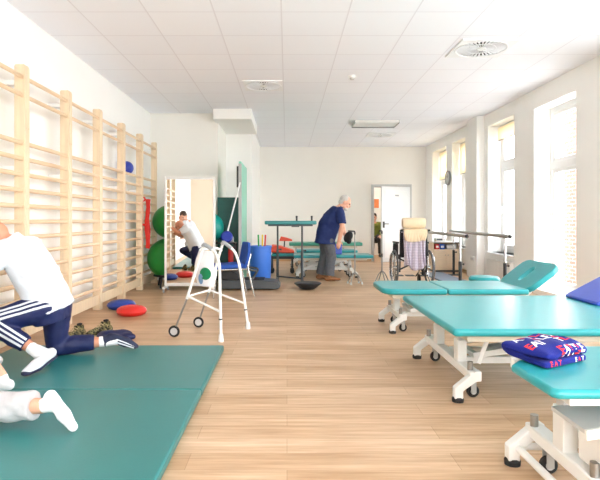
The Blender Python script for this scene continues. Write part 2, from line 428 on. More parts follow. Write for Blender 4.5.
# right wall with windows; nearest three unseen, added and widened for fill light
WINS = [(-1.9, -.1, .3, 2.85), (.5, 2.4, .3, 2.85), (3.0, 5.3, .3, 2.85), (6.72, 7.86, .08, 2.76), (8.56, 9.66, .52, 2.82), (10.9, 11.77, .52, 2.82), (12.2, 13.35, .52, 2.82)]
mb = MB(); y = YF - .2
for (a, b, z0, z1) in WINS:
    mb.b2(WR, WR + .35, y, a, 0, ZC); mb.b2(WR, WR + .35, a, b, 0, z0); mb.b2(WR, WR + .35, a, b, z1, ZC); y = b
mb.b2(WR, WR + .35, y, YB + 2.75, 0, ZC)
struct('wall_right', mb, 'wall', 'white wall with tall windows', 'wall')
struct('trim_8', MB().b2(WR - .14, WR + .0, 9.85, 10.4, 0, ZC), 'wall', 'white pilaster between the far windows', 'pilaster')
struct('baseboard_right', MB().b2(WR - .015, WR, 7.9, 9.84, 0, .07).b2(WR - .015, WR, 10.41, YB, 0, .07), 'skirt', 'brown skirting under the windows', 'skirting')
struct('baseboard_back', MB().b2(XP, DX0 - .07, YB - .015, YB, 0, .06).b2(DX1 + .07, WR - .02, YB - .015, YB, 0, .06), 'skirt', 'brown skirting along the back wall', 'skirting')

def window(n, a, b, z0, z1, label, tr=.68):
    r = struct('window_%d' % n, MB().b2(WR + .24, WR + .31, a, a + .07, z0, z1).b2(WR + .24, WR + .31, b - .07, b, z0, z1).b2(WR + .24, WR + .31, a + .07, b - .07, z0, z0 + .08).b2(WR + .24, WR + .31, a + .07, b - .07, z1 - .07, z1), 'trim', label, 'window', .004)
    zt = z0 + (z1 - z0) * tr; ym = (a + b) / 2
    tb = MB().b2(WR + .235, WR + .305, a + .07, b - .07, zt - .055, zt + .055)
    tb.build('transom', 'trim', r, .004)
    def sash(y0, y1, s0, s1):
        t = .05
        MB().b2(WR + .25, WR + .3, y0, y0 + t, s0, s1).b2(WR + .25, WR + .3, y1 - t, y1, s0, s1).b2(WR + .25, WR + .3, y0 + t, y1 - t, s0, s0 + t).b2(WR + .25, WR + .3, y0 + t, y1 - t, s1 - t, s1).build('sash', 'trim', r, .003)
        MB().b2(WR + .272, WR + .278, y0 + t, y1 - t, s0 + t, s1 - t).build('pane', 'glass', r)
    sash(a + .07, b - .07, zt + .055, z1 - .07); sash(a + .07, b - .07, z0 + .08, zt - .055)
    MB().tube(rounded([(WR + .25, b - .1, zt - .75), (WR + .2, b - .1, zt - .75), (WR + .2, b - .1, zt - .87)], .01), .009).build('handle', 'white_steel', r)
    return r
wl = ['unseen window added beside the camera for fill light', 'unseen fill light window added beyond the camera side wall', 'tall unseen window added right of the blue wedge for fill light', 'tall floor length window with deep reveal, nearest in view',
      'tall window behind the near parallel bar rail', 'window just beyond the pilaster, right of the clock', 'farthest window, left of the wall clock']
for i, w in enumerate(WINS): window(i + 1, *w, wl[i])
def sill(n, a, b, z, lab): struct('trim_%d' % n, MB().b2(WR - .05, WR + .24, a - .04, b + .04, z - .03, z), 'trim', lab, 'window sill', .005)
sill(1, 8.6, 9.62, .52, 'white sill of the window behind the near rail')
sill(2, 10.94, 11.73, .52, 'white sill of the window right of the clock')
sill(3, 12.24, 13.31, .52, 'white sill of the farthest window')
def blind(a, b, z0, z1, lab):
    t = thing('roller_blind', lab, 'blind', (WR + .2, (a + b) / 2, z1), 0, 'roller blinds in the window reveals')
    h = (b - a) / 2 - .03
    MB().cyl((0, -h, -.035), (0, h, -.035), .03).build('roller', 'white_steel', t)
    MB().b2(-.032, -.029, -h, h, z0 - z1, -.035).build('blind_cloth', 'blind', t)
    MB().cyl((-.03, -h, z0 - z1), (-.03, h, z0 - z1), .009).build('bottom_bar', 'grey_plastic', t)
blind(8.56, 9.66, 2.55, 2.82, 'short cream roller blind atop the window behind the near rail')
blind(10.9, 11.77, 2.12, 2.82, 'cream roller blind lowered right of the wall clock')
blind(12.2, 13.35, 2.1, 2.82, 'cream roller blind lowered left of the wall clock')
# rear window added for frontal fill (unseen) and a white door beside it
r = struct('window_8', MB().b2(-.4, -.32, YF - .1, YF - .04, .3, 2.9).b2(3.42, 3.5, YF - .1, YF - .04, .3, 2.9).b2(-.32, 3.42, YF - .1, YF - .04, .3, .38).b2(-.32, 3.42, YF - .1, YF - .04, 2.82, 2.9).b2(1.51, 1.59, YF - .1, YF - .04, .38, 2.82), 'trim', 'wide unseen window added behind the camera for fill light', 'window', .004)
MB().b2(-.32, 3.42, YF - .073, YF - .067, .38, 2.82).build('pane', 'glass', r)
r = struct('door_2', MB().b2(-1.62, -.86, YF + .01, YF + .05, 0.01, 2.05), 'trim', 'white door behind the camera', 'door', .004)
MB().cyl((-.93, YF + .05, 1.03), (-.93, YF + .1, 1.03), .012).cyl((-.93, YF + .1, 1.03), (-1.05, YF + .1, 1.03), .01).build('door_handle', 'steel_dull', r)
# back door: frame + leaf standing ajar
r = struct('trim_4', MB().b2(DX0 - .07, DX0, YB - .03, YB + .17, 0, DZ + .07).b2(DX1, DX1 + .07, YB - .03, YB + .17, 0, DZ + .07).b2(DX0, DX1, YB - .03, YB + .17, DZ, DZ + .07), 'ltgrey', 'pale grey frame of the back door', 'door frame', .004)
a = math.radians(26); W = .92
mx = Matrix.Translation((DX1, YB - .03, 0)) @ Matrix.Rotation(a, 4, 'Z')
d = struct('door_1', MB().b2(-W, 0, -.04, 0, .01, DZ - .01, mx), 'door_white', 'white door standing ajar in the back wall', 'door', .004)
MB().b2(-W + .1, -.1, -.047, -.04, .95, DZ - .12, mx).build('upper_panel', 'frosted', d, .003)
MB().b2(-W + .1, -.1, -.045, -.04, .12, .85, mx).build('lower_panel', 'trim', d, .003)
h = MB(); h.cyl(mx @ V((-W + .06, -.04, 1.0)), mx @ V((-W + .06, -.1, 1.0)), .011); h.cyl(mx @ V((-W + .06, -.095, 1.0)), mx @ V((-W + .18, -.095, 1.0)), .01); h.b2(-W + .035, -W + .085, -.05, -.04, .9, 1.06, mx)
h.build('door_handle', 'black', d)
MB().b2(-.5, -.38, -.05, -.046, 1.72, 1.76, mx).build('door_plate', 'grey_plastic', d)
# brick pillar outside
tag(MB().b2(6.0, 6.6, 10.9, 11.36, -.3, 3.6).build('brick_pillar', 'brick', None), 'red brick pillar outside, faint through the floor length window', 'pillar')
g = struct('ground_outside', MB().b2(WR + .36, 40, -30, 40, -.4, -.3), 'paving', 'pale paving outside the windows, whitened to bounce light in', 'ground')  # ground whitened as a reflector, to lift the ceiling

# ------------------------------------------------------------------ ceiling fittings
def vent(x, y, s, lab):
    t = thing('ceiling_vent', lab, 'air vent', (x, y, ZC), 0, 'round ceiling vents')
    n = 40; ro = s * .47
    m = MB(); sq = []; ci = []
    for k in range(n):
        q = 2 * PI * k / n; c_, s_ = math.cos(q), math.sin(q); f = .5 * s / max(abs(c_), abs(s_))
        sq.append((c_ * f, s_ * f)); ci.append((c_ * ro, s_ * ro))
    for k in range(n):
        k2 = (k + 1) % n
        lo = [V((sq[k][0], sq[k][1], -.014)), V((sq[k2][0], sq[k2][1], -.014)), V((ci[k2][0], ci[k2][1], -.014)), V((ci[k][0], ci[k][1], -.014))]
        m.faces_from([[p + V((0, 0, .014)) for p in lo], lo])
    m.build('face_plate', 'vent_white', t, smooth=False)
    MB().lathe([(0, -.001), (ro, -.001), (ro, -.004), (0, -.004)]).build('duct_backing', 'vent_dark', t)
    m = MB(); nv = 36
    for k in range(nv):
        q = 2 * PI * (k + .5) / nv; u = V((math.cos(q), math.sin(q), 0)); w = V((-u.y, u.x, 0))
        for r0, r1 in ((.2, .52), (.55, .93)):
            a_, b_ = ro * r0, ro * r1; wa, wb = PI * a_ / nv * (.3 if r0 < .5 else .42), PI * b_ / nv * (.34 if r0 < .5 else .5)
            rr = [u * a_ - w * wa, u * a_ + w * wa, u * b_ + w * wb, u * b_ - w * wb]
            m.faces_from([[p + V((0, 0, -.005)) for p in rr], [p + V((0, 0, -.015)) for p in rr]])
    m.torus((0, 0, -.01), (0, 0, 1), ro * .965, ro * .04, 40, 6); m.torus((0, 0, -.01), (0, 0, 1), ro * .535, ro * .02, 40, 6)
    m.build('vane_ring', 'vent_white', t, smooth=False)
    MB().lathe([(0, -.02), (ro * .17, -.02), (ro * .2, -.005), (0, -.005)]).build('centre_cap', 'white_steel', t)
vent(2.2, 5.95, .62, 'large round slotted ceiling vent nearest the windows')
vent(-.34, 7.6, .56, 'round slotted ceiling vent above the blue chair side')
vent(2.13, 12.0, .6, 'small looking far round ceiling vent beyond the light fitting')
t = thing('smoke_detector', 'small white smoke detector on the ceiling', 'smoke detector', (.88, 7.1, ZC))
MB().lathe([(0, 0), (.055, 0), (.055, -.015), (.05, -.03), (0, -.03)]).build('base', 'white_steel', t)
MB().lathe([(0, -.03), (.035, -.03), (.028, -.05), (0, -.052)]).build('sensor', 'ltgrey', t)
t = thing('ceiling_light', 'white rectangular ceiling light with grey edge', 'ceiling light', (1.76, 10.5, ZC))
MB().b2(-.43, .43, -.25, .25, -.045, 0).build('housing', 'white_steel', t, .006)
MB().b2(-.435, .435, .25, .256, -.066, 0).b2(-.436, -.43, -.25, .25, -.06, 0).b2(.43, .436, -.25, .25, -.06, 0).build('edge_strip', 'grey_plastic', t)
MB().b2(-.4, .4, -.22, .22, -.05, -.045).build('diffuser', 'frosted', t)
# wall clock
t = thing('wall_clock', 'round grey wall clock between the two far windows', 'clock', (WR, 12.0, 2.06))
MB().lathe([(.165, .0), (.17, -.03), (.15, -.045), (.14, -.03), (0, -.03), (0, 0)], axis=(1, 0, 0)).build('rim', 'grey_plastic', t)
MB().lathe([(0, -.034), (.14, -.034), (.14, -.03), (0, -.03)], axis=(1, 0, 0)).build('dial', 'clock_face', t)
MB().bar((-.037, 0, 0), (-.037, .05, .06), .008, .004, (1, 0, 0)).bar((-.038, 0, 0), (-.038, -.03, .1), .006, .004, (1, 0, 0)).build('hands', 'black', t)
# socket and cable trunking
t = thing('wall_socket', 'white double wall socket near the pilaster', 'socket', (WR - .14, 10.05, .36))
MB().b2(-.02, 0, -.09, .09, -.045, .045).build('plate', 'white_steel', t, .004)
MB().lathe([(0, -.024), (.024, -.024), (.024, -.02), (0, -.02)], (0, -.04, 0), (1, 0, 0)).lathe([(0, -.024), (.024, -.024), (.024, -.02), (0, -.02)], (0, .04, 0), (1, 0, 0)).build('inserts', 'ltgrey', t)
t = thing('radiator', 'low white panel radiator under the window behind the near rail', 'radiator', (WR - .06, 9.0, .12))
m = MB()
m.b2(-.03, .03, -.5, .5, 0, .27)
for k in range(16): m.b2(-.036, -.03, -.48 + k * .062, -.45 + k * .062, .02, .25)
m.build('panel', 'white_steel', t, .004)
MB().b2(-.04, .04, -.51, .51, .27, .285).build('top_grille', 'white_steel', t)
MB().cyl((0, .45, -.12), (0, .45, 0), .012).cyl((0, -.45, -.12), (0, -.45, 0), .012).build('pipes', 'white_steel', t)

# ------------------------------------------------------------------ stall bars
SY0, SP = 4.60 - .92, .92
def make_stall_bars(lab, y):
    t = thing('stall_bars', lab, 'wall bars', (-2.32, y, 0), 0, 'wooden wall bar units')
    h = SP / 2
    for s in (-1, 1):
        y0, y1 = (s * h - .042, s * h - .002) if s > 0 else (-h + .002, -h + .042)
        poly = [(-.05, 0), (.045, 0), (.045, 2.43), (.035, 2.455), (-.04, 2.455), (-.05, 2.44)]
        r_ = MB().prism_xz(poly, y0, y1).build('side_rail', 'beech', t, .004)
        for z in (.35, 1.55, 2.3): MB().b2(-.18, -.05, y0 + .006, y1 - .006, z - .02, z + .02).build('wall_bracket', 'white_steel', r_)
        for z in (.5, 1.2, 1.9): MB().cyl((.045, (y0 + y1) / 2, z), (.049, (y0 + y1) / 2, z), .008, n=10).build('screw_cap', 'beech_rung', r_)
    zs = [2.345, 2.185] + [1.77 - .137 * k for k in range(12)]
    for z in zs:
        q = MB(); n = 14
        ring = lambda yy: [V((.02 + .013 * math.cos(2 * PI * k / n), yy, z + .02 * math.sin(2 * PI * k / n))) for k in range(n)]
        q.faces_from([ring(-h + .04), ring(h - .04)]).build('rung', 'beech_rung', t)
    MB().b2(-.012, .025, -h + .042, h - .042, .07, .19).build('bottom_board', 'beech', t, .004)
    return t
sb = make_stall_bars('wall bar unit at the left frame edge, where the kneeling man holds on', SY0 + SP * .5)
labs = ['wall bar unit behind the kneeling man, second from the left', 'wall bar unit standing just behind the blue and red cushions, third from left',
        'wall bar unit left of the small blue ball, fourth from left', 'wall bar unit with the small blue ball in it', 'farthest wall bar unit, behind the red band and green ball']
for k in range(5): dup(sb, (-2.32, SY0 + SP * (k + 1.5), 0), label=labs[k])
# blue ball resting in the bars, red band
b = MB().ell((0, 0, 0), .1, N=28, n=18).build('exercise_ball', 'blue_ball', None); b.location = (-2.37, 7.76, 1.87)
tag(b, 'small blue ball resting on a rung high in the wall bars', 'ball')
m = MB(); pts = []
for k in range(26):
    q = k / 25; pts.append((q, 1.43 - .78 * q))
def ribbon(off, w0, x0, ph):
    for a_, b_ in zip(pts[:-1], pts[1:]):
        r = []
        for (q, z) in (a_, b_):
            yy = off + .012 * math.sin(q * 7 + ph); x = x0 + .012 + .012 * math.sin(q * 9 + ph)
            r.append([V((x, yy + w0 * .4, z)), V((x + w0, yy - w0 * .4, z)), V((x + w0 + .004, yy - w0 * .4 + .005, z)), V((x + .004, yy + w0 * .4 + .005, z))])
        m.faces_from(r)
ribbon(-.02, .075, .004, 0); ribbon(.03, .06, .012, 2)
m.torus((-.02, .02, 1.43), (0, 1, 0), .03, .012, 16, 6)
m.torus((.01, .015, 1.02), (.3, 0, 1), .035, .016, 16, 6)
b = m.build('resistance_band', 'red_band', None); b.location = (-2.26, 8.30, 0)
tag(b, 'long red elastic band hanging down the wall bars', 'exercise band')

# ------------------------------------------------------------------ balls, mirror, alcove things
def ball(r, loc, m_, lab, grp=None):
    q = MB().ell((0, 0, 0), r, N=40, n=26)
    o = q.build('exercise_ball', m_, None); o.location = loc; tag(o, lab, 'exercise ball', grp)
    v = MB(); v.cyl((0, r - .004, 0), (0, r + .004, 0), .018); v.build('valve', 'white_steel', o); return o
t = thing('ball_stand', 'low black ring stand under the lower green ball', 'stand', (-1.955, 8.6, 0))
MB().torus((0, 0, .2), (0, 0, 1), .21, .018, 32, 8).build('ring', 'black', t)
for k in range(3):
    q = 2 * PI * k / 3 + .3; MB().tube([(math.cos(q) * .21, math.sin(q) * .21, .2), (math.cos(q) * .26, math.sin(q) * .26, 0.01)], .015).build('leg', 'black', t)
ball(.328, (-1.955, 8.6, .472), 'green_ball', 'large green exercise ball, the lower of two beside the mirror', 'green exercise balls')
ball(.275, (-1.93, 8.62, 1.072), 'green_ball', 'green exercise ball balanced on the lower one beside the mirror', 'green exercise balls')
t = thing('standing_mirror', 'tall white framed mirror on castors', 'mirror', (-1.5, 8.12, 0), math.radians(2.4))
MB().b2(-.39, -.355, -.02, .02, .08, 1.76).b2(.355, .39, -.02, .02, .08, 1.76).b2(-.355, .355, -.02, .02, 1.725, 1.76).b2(-.355, .355, -.02, .02, .08, .13).build('frame', 'white_steel', t, .005)
MB().b2(-.355, .355, -.008, -.002, .13, 1.725).build('mirror_glass', 'mirror', t, smooth=False)
MB().b2(-.355, .355, -.001, .012, .13, 1.725).build('back_panel', 'ltgrey', t)
for s in (-1, 1):
    f = MB().b2(s * .372 - .02, s * .372 + .02, -.2, .2, .055, .085).build('foot', 'white_steel', t, .004)
    for e in (-1, 1):
        MB().cyl((s * .372 - .012, e * .18, .025), (s * .372 + .012, e * .18, .025), .025).build('caster', 'grey_plastic', f)
# rack with teal ball, grey roll, red roller and folded mat behind
t = thing('storage_rack', 'black metal rack in the alcove behind the blue chair', 'rack', (-1.15, 8.95, 0))
for sx in (-1, 1):
    for sy in (-1, 1): MB().b2(sx * .27 - .015, sx * .27 + .015, sy * .17 - .015, sy * .17 + .015, 0, .72).build('post', 'black', t)
for z in (.1, .26, .7): MB().b2(-.285, .285, -.185, .185, z, z + .02).build('shelf', 'black', t)
ball(.255, (-1.33, 8.93, .975), 'teal_ball', 'teal exercise ball just right of the mirror')
o = MB().lathe([(0, 0), (.05, 0), (.055, .02), (.055, .34), (.05, .36), (.02, .36), (.02, .05), (0, .05)], (0, 0, 0), (0, 0, 1)).build('foam_roller', 'red_pl', None, .006)
o.location = (-.94, 8.86, .281); tag(o, 'red foam roller standing on the black rack', 'foam roller')
o = MB().lathe([(0, 0), (.045, 0), (.05, .01), (.05, .17), (.045, .18), (0, .18)], (0, 0, 0), (1, 0, 0)).build('rolled_bandage', 'grey_plastic', None)
o.location = (-1.08, 8.84, .77); tag(o, 'grey rolled bandage lying on the rack top', 'roll')
mx = Matrix.Rotation(.05, 4, 'Y')
o = MB().b2(-.2, .2, -.02, .0, .01, 1.5).b2(-.2, .2, .004, .024, .01, 1.5).b2(-.2, .2, .028, .048, .01, 1.5).b2(-.2, -.196, -.02, .048, .01, 1.5).build('folded_mat', 'dkgreen', None, .006)
o.location = (-1.03, 9.3, 0); tag(o, 'dark green folded exercise mat standing upright behind the rack', 'exercise mat')
t = thing('paddle_stick', 'white stick with blue foam head, leaning by the mint board', 'stick', (-1.0, 8.7, .82))
MB().lathe([(0, -.04), (.08, -.04), (.1, -.015), (.1, .02), (.08, .045), (0, .045)], (0, 0, 0), (.1, -1, .3)).build('foam_head', 'blue_ball', t, .005)
MB().cyl((0, .03, .04), (.2, .25, .92), .013).build('shaft', 'white_steel', t)
t = thing('mint_board', 'tall mint green board standing edge on behind the blue chair', 'board', (-.8, 9.55, 0))
MB().b2(-.022, .022, -.6, .6, .02, 2.1).build('panel', 'mint', t, .005)
MB().b2(-.026, .026, -.606, -.594, .0, 2.06).build('edge_strip', 'grey_steel', t)
MB().b2(-.06, -.022, -.59, -.5, 1.66, 2.02).build('bracket', 'black', t, .004)
MB().b2(-.04, .16, .35, .41, 0, .03).build('foot', 'grey_steel', t)
MB().b2(-.04, .16, -.41, -.35, 0, .03).build('foot', 'grey_steel', t)
# rocker platform / treadmill
t = thing('treadmill', 'low dark grey treadmill lying behind the blue chair', 'treadmill', (-.66, 8.42, 0))
MB().prism_xz([(-.42, .02), (.52, .02), (.56, .06), (.52, .13), (.2, .16), (-.42, .16)], -.22, .22).build('deck', 'dkgrey', t, .012)
MB().b2(-.4, .3, -.17, .17, .16, .168).build('running_belt', 'rubber', t)
MB().prism_xz([(-.42, .16), (-.1, .16), (-.1, .24), (-.2, .3), (-.42, .3)], -.2, .2).build('motor_cover', 'black', t, .012)
MB().tube(rounded([(.1, -.2, .15), (.2, -.2, .3), (-.05, -.2, .34), (-.4, -.2, .32)], .05), .018).tube(rounded([(.1, .2, .15), (.2, .2, .3), (-.05, .2, .34), (-.4, .2, .32)], .05), .018).build('side_rail', 'dkgrey', t)
# blue chair
t = thing('visitor_chair', 'blue upholstered chair with chrome legs behind the walking frame', 'chair', (-.85, 7.55, 0), .32)
def pad(poly, th, mx=None): return MB().prism(poly, 0, th, mx)
def rrect(x0, x1, y0, y1, r, n=5):
    o = []
    for (cx, cy, a0) in ((x1 - r, y1 - r, 0), (x0 + r, y1 - r, PI / 2), (x0 + r, y0 + r, PI), (x1 - r, y0 + r, 3 * PI / 2)):
        for k in range(n + 1):
            q = a0 + PI / 2 * k / n; o.append((cx + r * math.cos(q), cy + r * math.sin(q)))
    return o
pad(rrect(-.24, .2, -.23, .23, .06), .055, Matrix.Translation((0, 0, .42)) @ Matrix.Rotation(-.04, 4, 'Y')).build('seat', 'blue_fab', t, .018, 3)
m = MB(); R_ = []
for k in range(9):
    q = k / 8; z = .42 + .36 * q; x = .2 + .07 * q + .015 * math.sin(q * PI)
    hw = .22 * (1 - .35 * max(0, q - .6) ** 1.5 * 3); R_.append([V((x - .02, -hw, z)), V((x + .022, -hw * .98, z)), V((x + .022 + .02, 0, z)), V((x + .022, hw * .98, z)), V((x - .02, hw, z)), V((x + .005, 0, z))])
m.faces_from(R_).build('backrest', 'blue_fab', t, .012, 3)
for s in (-1, 1):
    MB().tube(rounded([(.29, s * .2, .62), (.24, s * .21, .44), (.33, s * .23, .012)], .04), .011).build('leg', 'chrome', t)
    MB().tube(rounded([(-.2, s * .2, .42), (-.22, s * .22, .3), (-.25, s * .23, .012)], .04), .011).build('leg', 'chrome', t)
MB().tube([(-.22, -.2, .405), (.23, -.2, .405)], .011).tube([(-.22, .2, .405), (.23, .2, .405)], .011).tube([(.2, -.2, .405), (.2, .2, .405)], .011).build('seat_frame', 'chrome', t)
# blue bin with sticks
t = thing('waste_bin', 'tall blue plastic bin beside the blue chair', 'bin', (-.46, 9.1, 0))
MB().lathe([(.16, 0), (.175, .03), (.19, .62), (.2, .63), (.2, .655), (.18, .655), (.172, .62), (.155, .04), (0, .04), (0, 0)]).build('tub', 'blue_bin', t)
def stick(x, y, mt, lab, tilt):
    o = MB().cyl((0, 0, 0), (tilt[0], tilt[1], .78), .014).ell((tilt[0], tilt[1], .78), .016, N=10, n=8).build('gym_stick', mt, None)
    o.location = (x, y, .05); tag(o, lab, 'stick', 'gym sticks in the blue bin')
stick(-.47, 9.14, 'green_pl', 'green gym stick standing in the blue bin', (-.03, 0))
stick(-.43, 9.17, 'yellow', 'yellow gym stick standing in the blue bin', (.0, .02))
stick(-.41, 9.12, 'red_pl', 'red gym stick standing in the blue bin', (.035, 0))
# domed cushions
def dome(loc, m_, lab, rz, tilt=0):
    prof = [(0, 0), (.12, .0), (.155, .016), (.172, .048), (.16, .078), (.13, .096), (.07, .108), (0, .112)]
    o = MB().lathe(prof, n=40).build('balance_cushion', m_, None); o.location = loc; o.rotation_euler = (tilt, 0, rz)
    tag(o, lab, 'balance cushion', 'round balance cushions on the floor')
    MB().torus((0, 0, .048), (0, 0, 1), .17, .004, 40, 6).build('seam', m_, o)
    k = MB()
    for r, z in ((.05, .111), (.09, .106), (.125, .098)): k.torus((0, 0, z - .002), (0, 0, 1), r, .003, 32, 6)
    k.build('grip_rings', m_, o)
dome((-1.80, 6.08, 0), 'red_dome', 'red round balance cushion on the floor', .3)
dome((-2.05, 6.5, 0), 'blue_dome', 'blue round balance cushion on the floor behind the red one', .1)
# ------------------------------------------------------------------ folding floor mat
t = thing('gym_mat', 'large teal folding gym mat on the floor', 'gym mat', (-1.395, 0, 0))
for a_, b_ in ((3.262, 4.41), (2.11, 3.258), (.96, 2.106)):
    MB().b2(-.865, .865, a_, b_, .0, .05).build('mat_panel', 'teal_mat', t, .012, 3)
MT = .05
# ------------------------------------------------------------------ treatment tables
def cushion(poly, z0, th, t, mx=None, vin='turq', bev=.018):
    return MB().prism(poly, z0, z0 + th, mx).build('cushion', vin, t, bev, 4)
def treatment_table(lab, loc, L, W, H, hw, vin, secs, head=None, colw=.0, ring=False, tray=False, lever=False, th=.055, x0=.17, xr=None, foot=.1, group='turquoise treatment tables'):
    t = thing('treatment_table', lab, 'treatment table', loc, 0, group)
    for poly in secs: cushion(poly, H - th, th, t, vin=vin)
    if head: head(t)
    zb = H - th
    x1 = xr or (L - .45)
    f = MB()
    for s in (-1, 1): f.b2(.1, x1 + .3, s * (W / 2 - .09) - .018, s * (W / 2 - .09) + .018, zb - .045, zb)
    for x in (.1, x0 + .12, x1, x1 + .27): f.b2(x, x + .035, -W / 2 + .108, W / 2 - .108, zb - .043, zb - .003)
    f.build('top_frame', 'beige_steel' if not ring else 'white_steel', t, .004)
    for xe, sg in ((x0, -1), (x1, 1)):
        bm_ = MB().b2(xe - .035, xe + .035, -hw - .022, hw + .022, .13, .185).build('cross_beam', 'white_steel', t, .008)
        for s in (-1, 1): MB().cyl((xe - .015, s * (hw - .03), .18), (xe - .015, s * (hw - .03), .235), .017).build('end_stop', 'steel_dull', bm_)
        for s in (-1, 1):
            P = [(.036, .188), (.0, .19), (-foot - .026, .088), (-foot - .026, .022), (-foot + .026, .022), (-foot + .026, .07), (.006, .125), (.036, .128)]
            P = [(xe + (x if sg < 0 else -x), z) for x, z in P]
            lg = MB().prism_xz(P, s * hw - .026, s * hw + .026).build('leg', 'white_steel', t, .006)
            fx = xe + sg * foot
            MB().lathe([(0, 0), (.034, 0), (.036, .02), (.028, .03), (0, .03)], (fx, s * hw, 0), n=18).build('rubber_foot', 'rubber', lg)
            cy = s * (hw - .085); cx = xe + .02 * -sg
            cs = MB().b2(cx - .016, cx + .016, cy - .022, cy - .017, .03, .12).b2(cx - .016, cx + .016, cy + .017, cy + .022, .03, .12).b2(cx - .016, cx + .016, cy - .022, cy + .022, .11, .125).build('caster', 'grey_steel', t)
            MB().lathe([(0, -.014), (.032, -.014), (.038, -.008), (.038, .008), (.032, .014), (0, .014)], (cx, cy, .038), (0, 1, 0), 20).build('wheel', 'rubber', cs)
            MB().lathe([(0, -.018), (.018, -.018), (.018, .018), (0, .018)], (cx, cy, .038), (0, 1, 0), 14).build('hub', 'ltgrey', cs)
        for cyy in ((0,) if colw == 0 else (-colw, colw)):
            zm = .19 + (zb - .19) * .55
            c_ = MB().b2(xe - .03, xe + .03, cyy - .042, cyy + .042, .18, zm).build('lift_column', 'white_steel', t, .005)
            MB().b2(xe - .021, xe + .021, cyy - .032, cyy + .032, zm - .02, zb - .02).build('column_sleeve', 'ltgrey', c_, .004)
    lr = MB()
    for s in (-1, 1): lr.b2(x0 + .045, x1 - .045, s * .13 - .02, s * .13 + .02, .135, .18)
    lr.build('base_rail', 'white_steel', t, .004)
    lf = MB()
    for s in (-1, 1): lf.bar((x0 + .1, s * .19, .2), (x1 - .12, s * .19, zb - .05), .025, .04)
    lf.b2(x0 + .1, x0 + .14, -.19, .19, .185, .215); lf.b2(x1 - .14, x1 - .1, -.19, .19, zb - .07, zb - .04)
    lf.build('lift_arm', 'white_steel', t, .003)
    MB().cyl((x0 + .25, 0, .2), (x0 + .62, 0, .25), .028).cyl((x0 + .6, 0, .25), (x1 - .2, 0, zb - .08), .014).build('actuator', 'grey_plastic', t)
    if ring:
        pts = rounded([(x0 - foot - .01, hw + .02, .075), (x0 - foot - .01, -hw - .02, .075)], .02)
        MB().cyl((x0 - foot + .02, hw, .08), (x0 - foot + .02, -hw, .08), .016).cyl((x0 - foot + .02, hw - .0, .08), (x0 + .1, hw - .0, .08), .016).cyl((x0 - foot + .02, -hw, .08), (x0 + .1, -hw, .08), .016).build('foot_rail', 'white_steel', t)
    if tray:
        MB().prism_xz([(.15, .345), (.15, .36), (.62, .43), (.62, .415)], -.27, -.02).build('under_tray', 'ltgrey', t)
        MB().prism_xz([(.14, .335), (.14, .368), (.63, .438), (.63, .405)], -.285, -.27).build('tray_edge', 'white_steel', t)
        MB().b2(x0 - .005, x0 + .4, -.262, -.1, .195, .335).build('control_box', 'white_steel', t, .008)
        MB().cyl((x0 + .02, -.26, .3), (x0 + .02, -.3, .3), .012).cyl((x0 + .0, -.295, .305), (x0 + .3, -.295, .27), .012).build('crank_handle', 'steel_dull', t)
        MB().tube([(x0 + .0, .1, zb - .02), (x0 - .06, .2, zb - .06), (x0 - .07, .27, zb - .02)], .011).build('release_lever', 'ltgrey', t)
    if lever:
        lv = MB().bar((x0 + .07, -hw + .12, .2), (x0 + .13, -hw + .1, zb - .04), .03, .025).build('tilt_strut', 'white_steel', t, .003)
        MB().cyl((x0 + .12, -hw + .1, zb - .05), (x0 + .26, -hw + .02, zb - .12), .01).cyl((x0 + .22, -hw + .04, zb - .1), (x0 + .29, -hw, zb - .13), .017).build('lever_handle', 'grey_steel', lv)
    return t
def rc(x0, x1, y0, y1, tl=0, bl=0, tr=0, br=0, n=6):  # rectangle with rounded corners, r = (far-left, near-left, far-right, near-right)
    o = []
    for (cx, cy, r, a0) in ((x1, y1, tr, 0), (x0, y1, tl, PI / 2), (x0, y0, bl, PI), (x1, y0, br, 3 * PI / 2)):
        if r == 0: o.append((cx, cy)); continue
        px = cx - r if cx == x1 else cx + r; py = cy - r if cy == y1 else cy + r
        for k in range(n + 1):
            q = a0 + PI / 2 * k / n; o.append((px + r * math.cos(q), py + r * math.sin(q)))
    return o
# nearest table at the right frame edge: tapered far corner
W0 = .64
P0 = [(2.1, W0 / 2), (.40, W0 / 2), (.34, W0 / 2 - .015), (.05, W0 / 2 - .25), (.0, W0 / 2 - .31), (.005, -W0 / 2 + .02), (.03, -W0 / 2), (2.1, -W0 / 2)]
treatment_table('turquoise treatment table at the right edge with the blue towel', (.9, 2.105, 0), 2.1, W0, .52, .26, 'turq', [P0], ring=True, tray=True, x0=.215, foot=.1, th=.034)
# wide table
treatment_table('wide turquoise treatment table carrying the blue wedge', (.955, 3.68, 0), 2.1, 1.36, .475, .5, 'turq', [rc(0, 2.1, -.68, .68, .03, .03, .03, .03)], colw=.24, lever=True, x0=.18, th=.045)
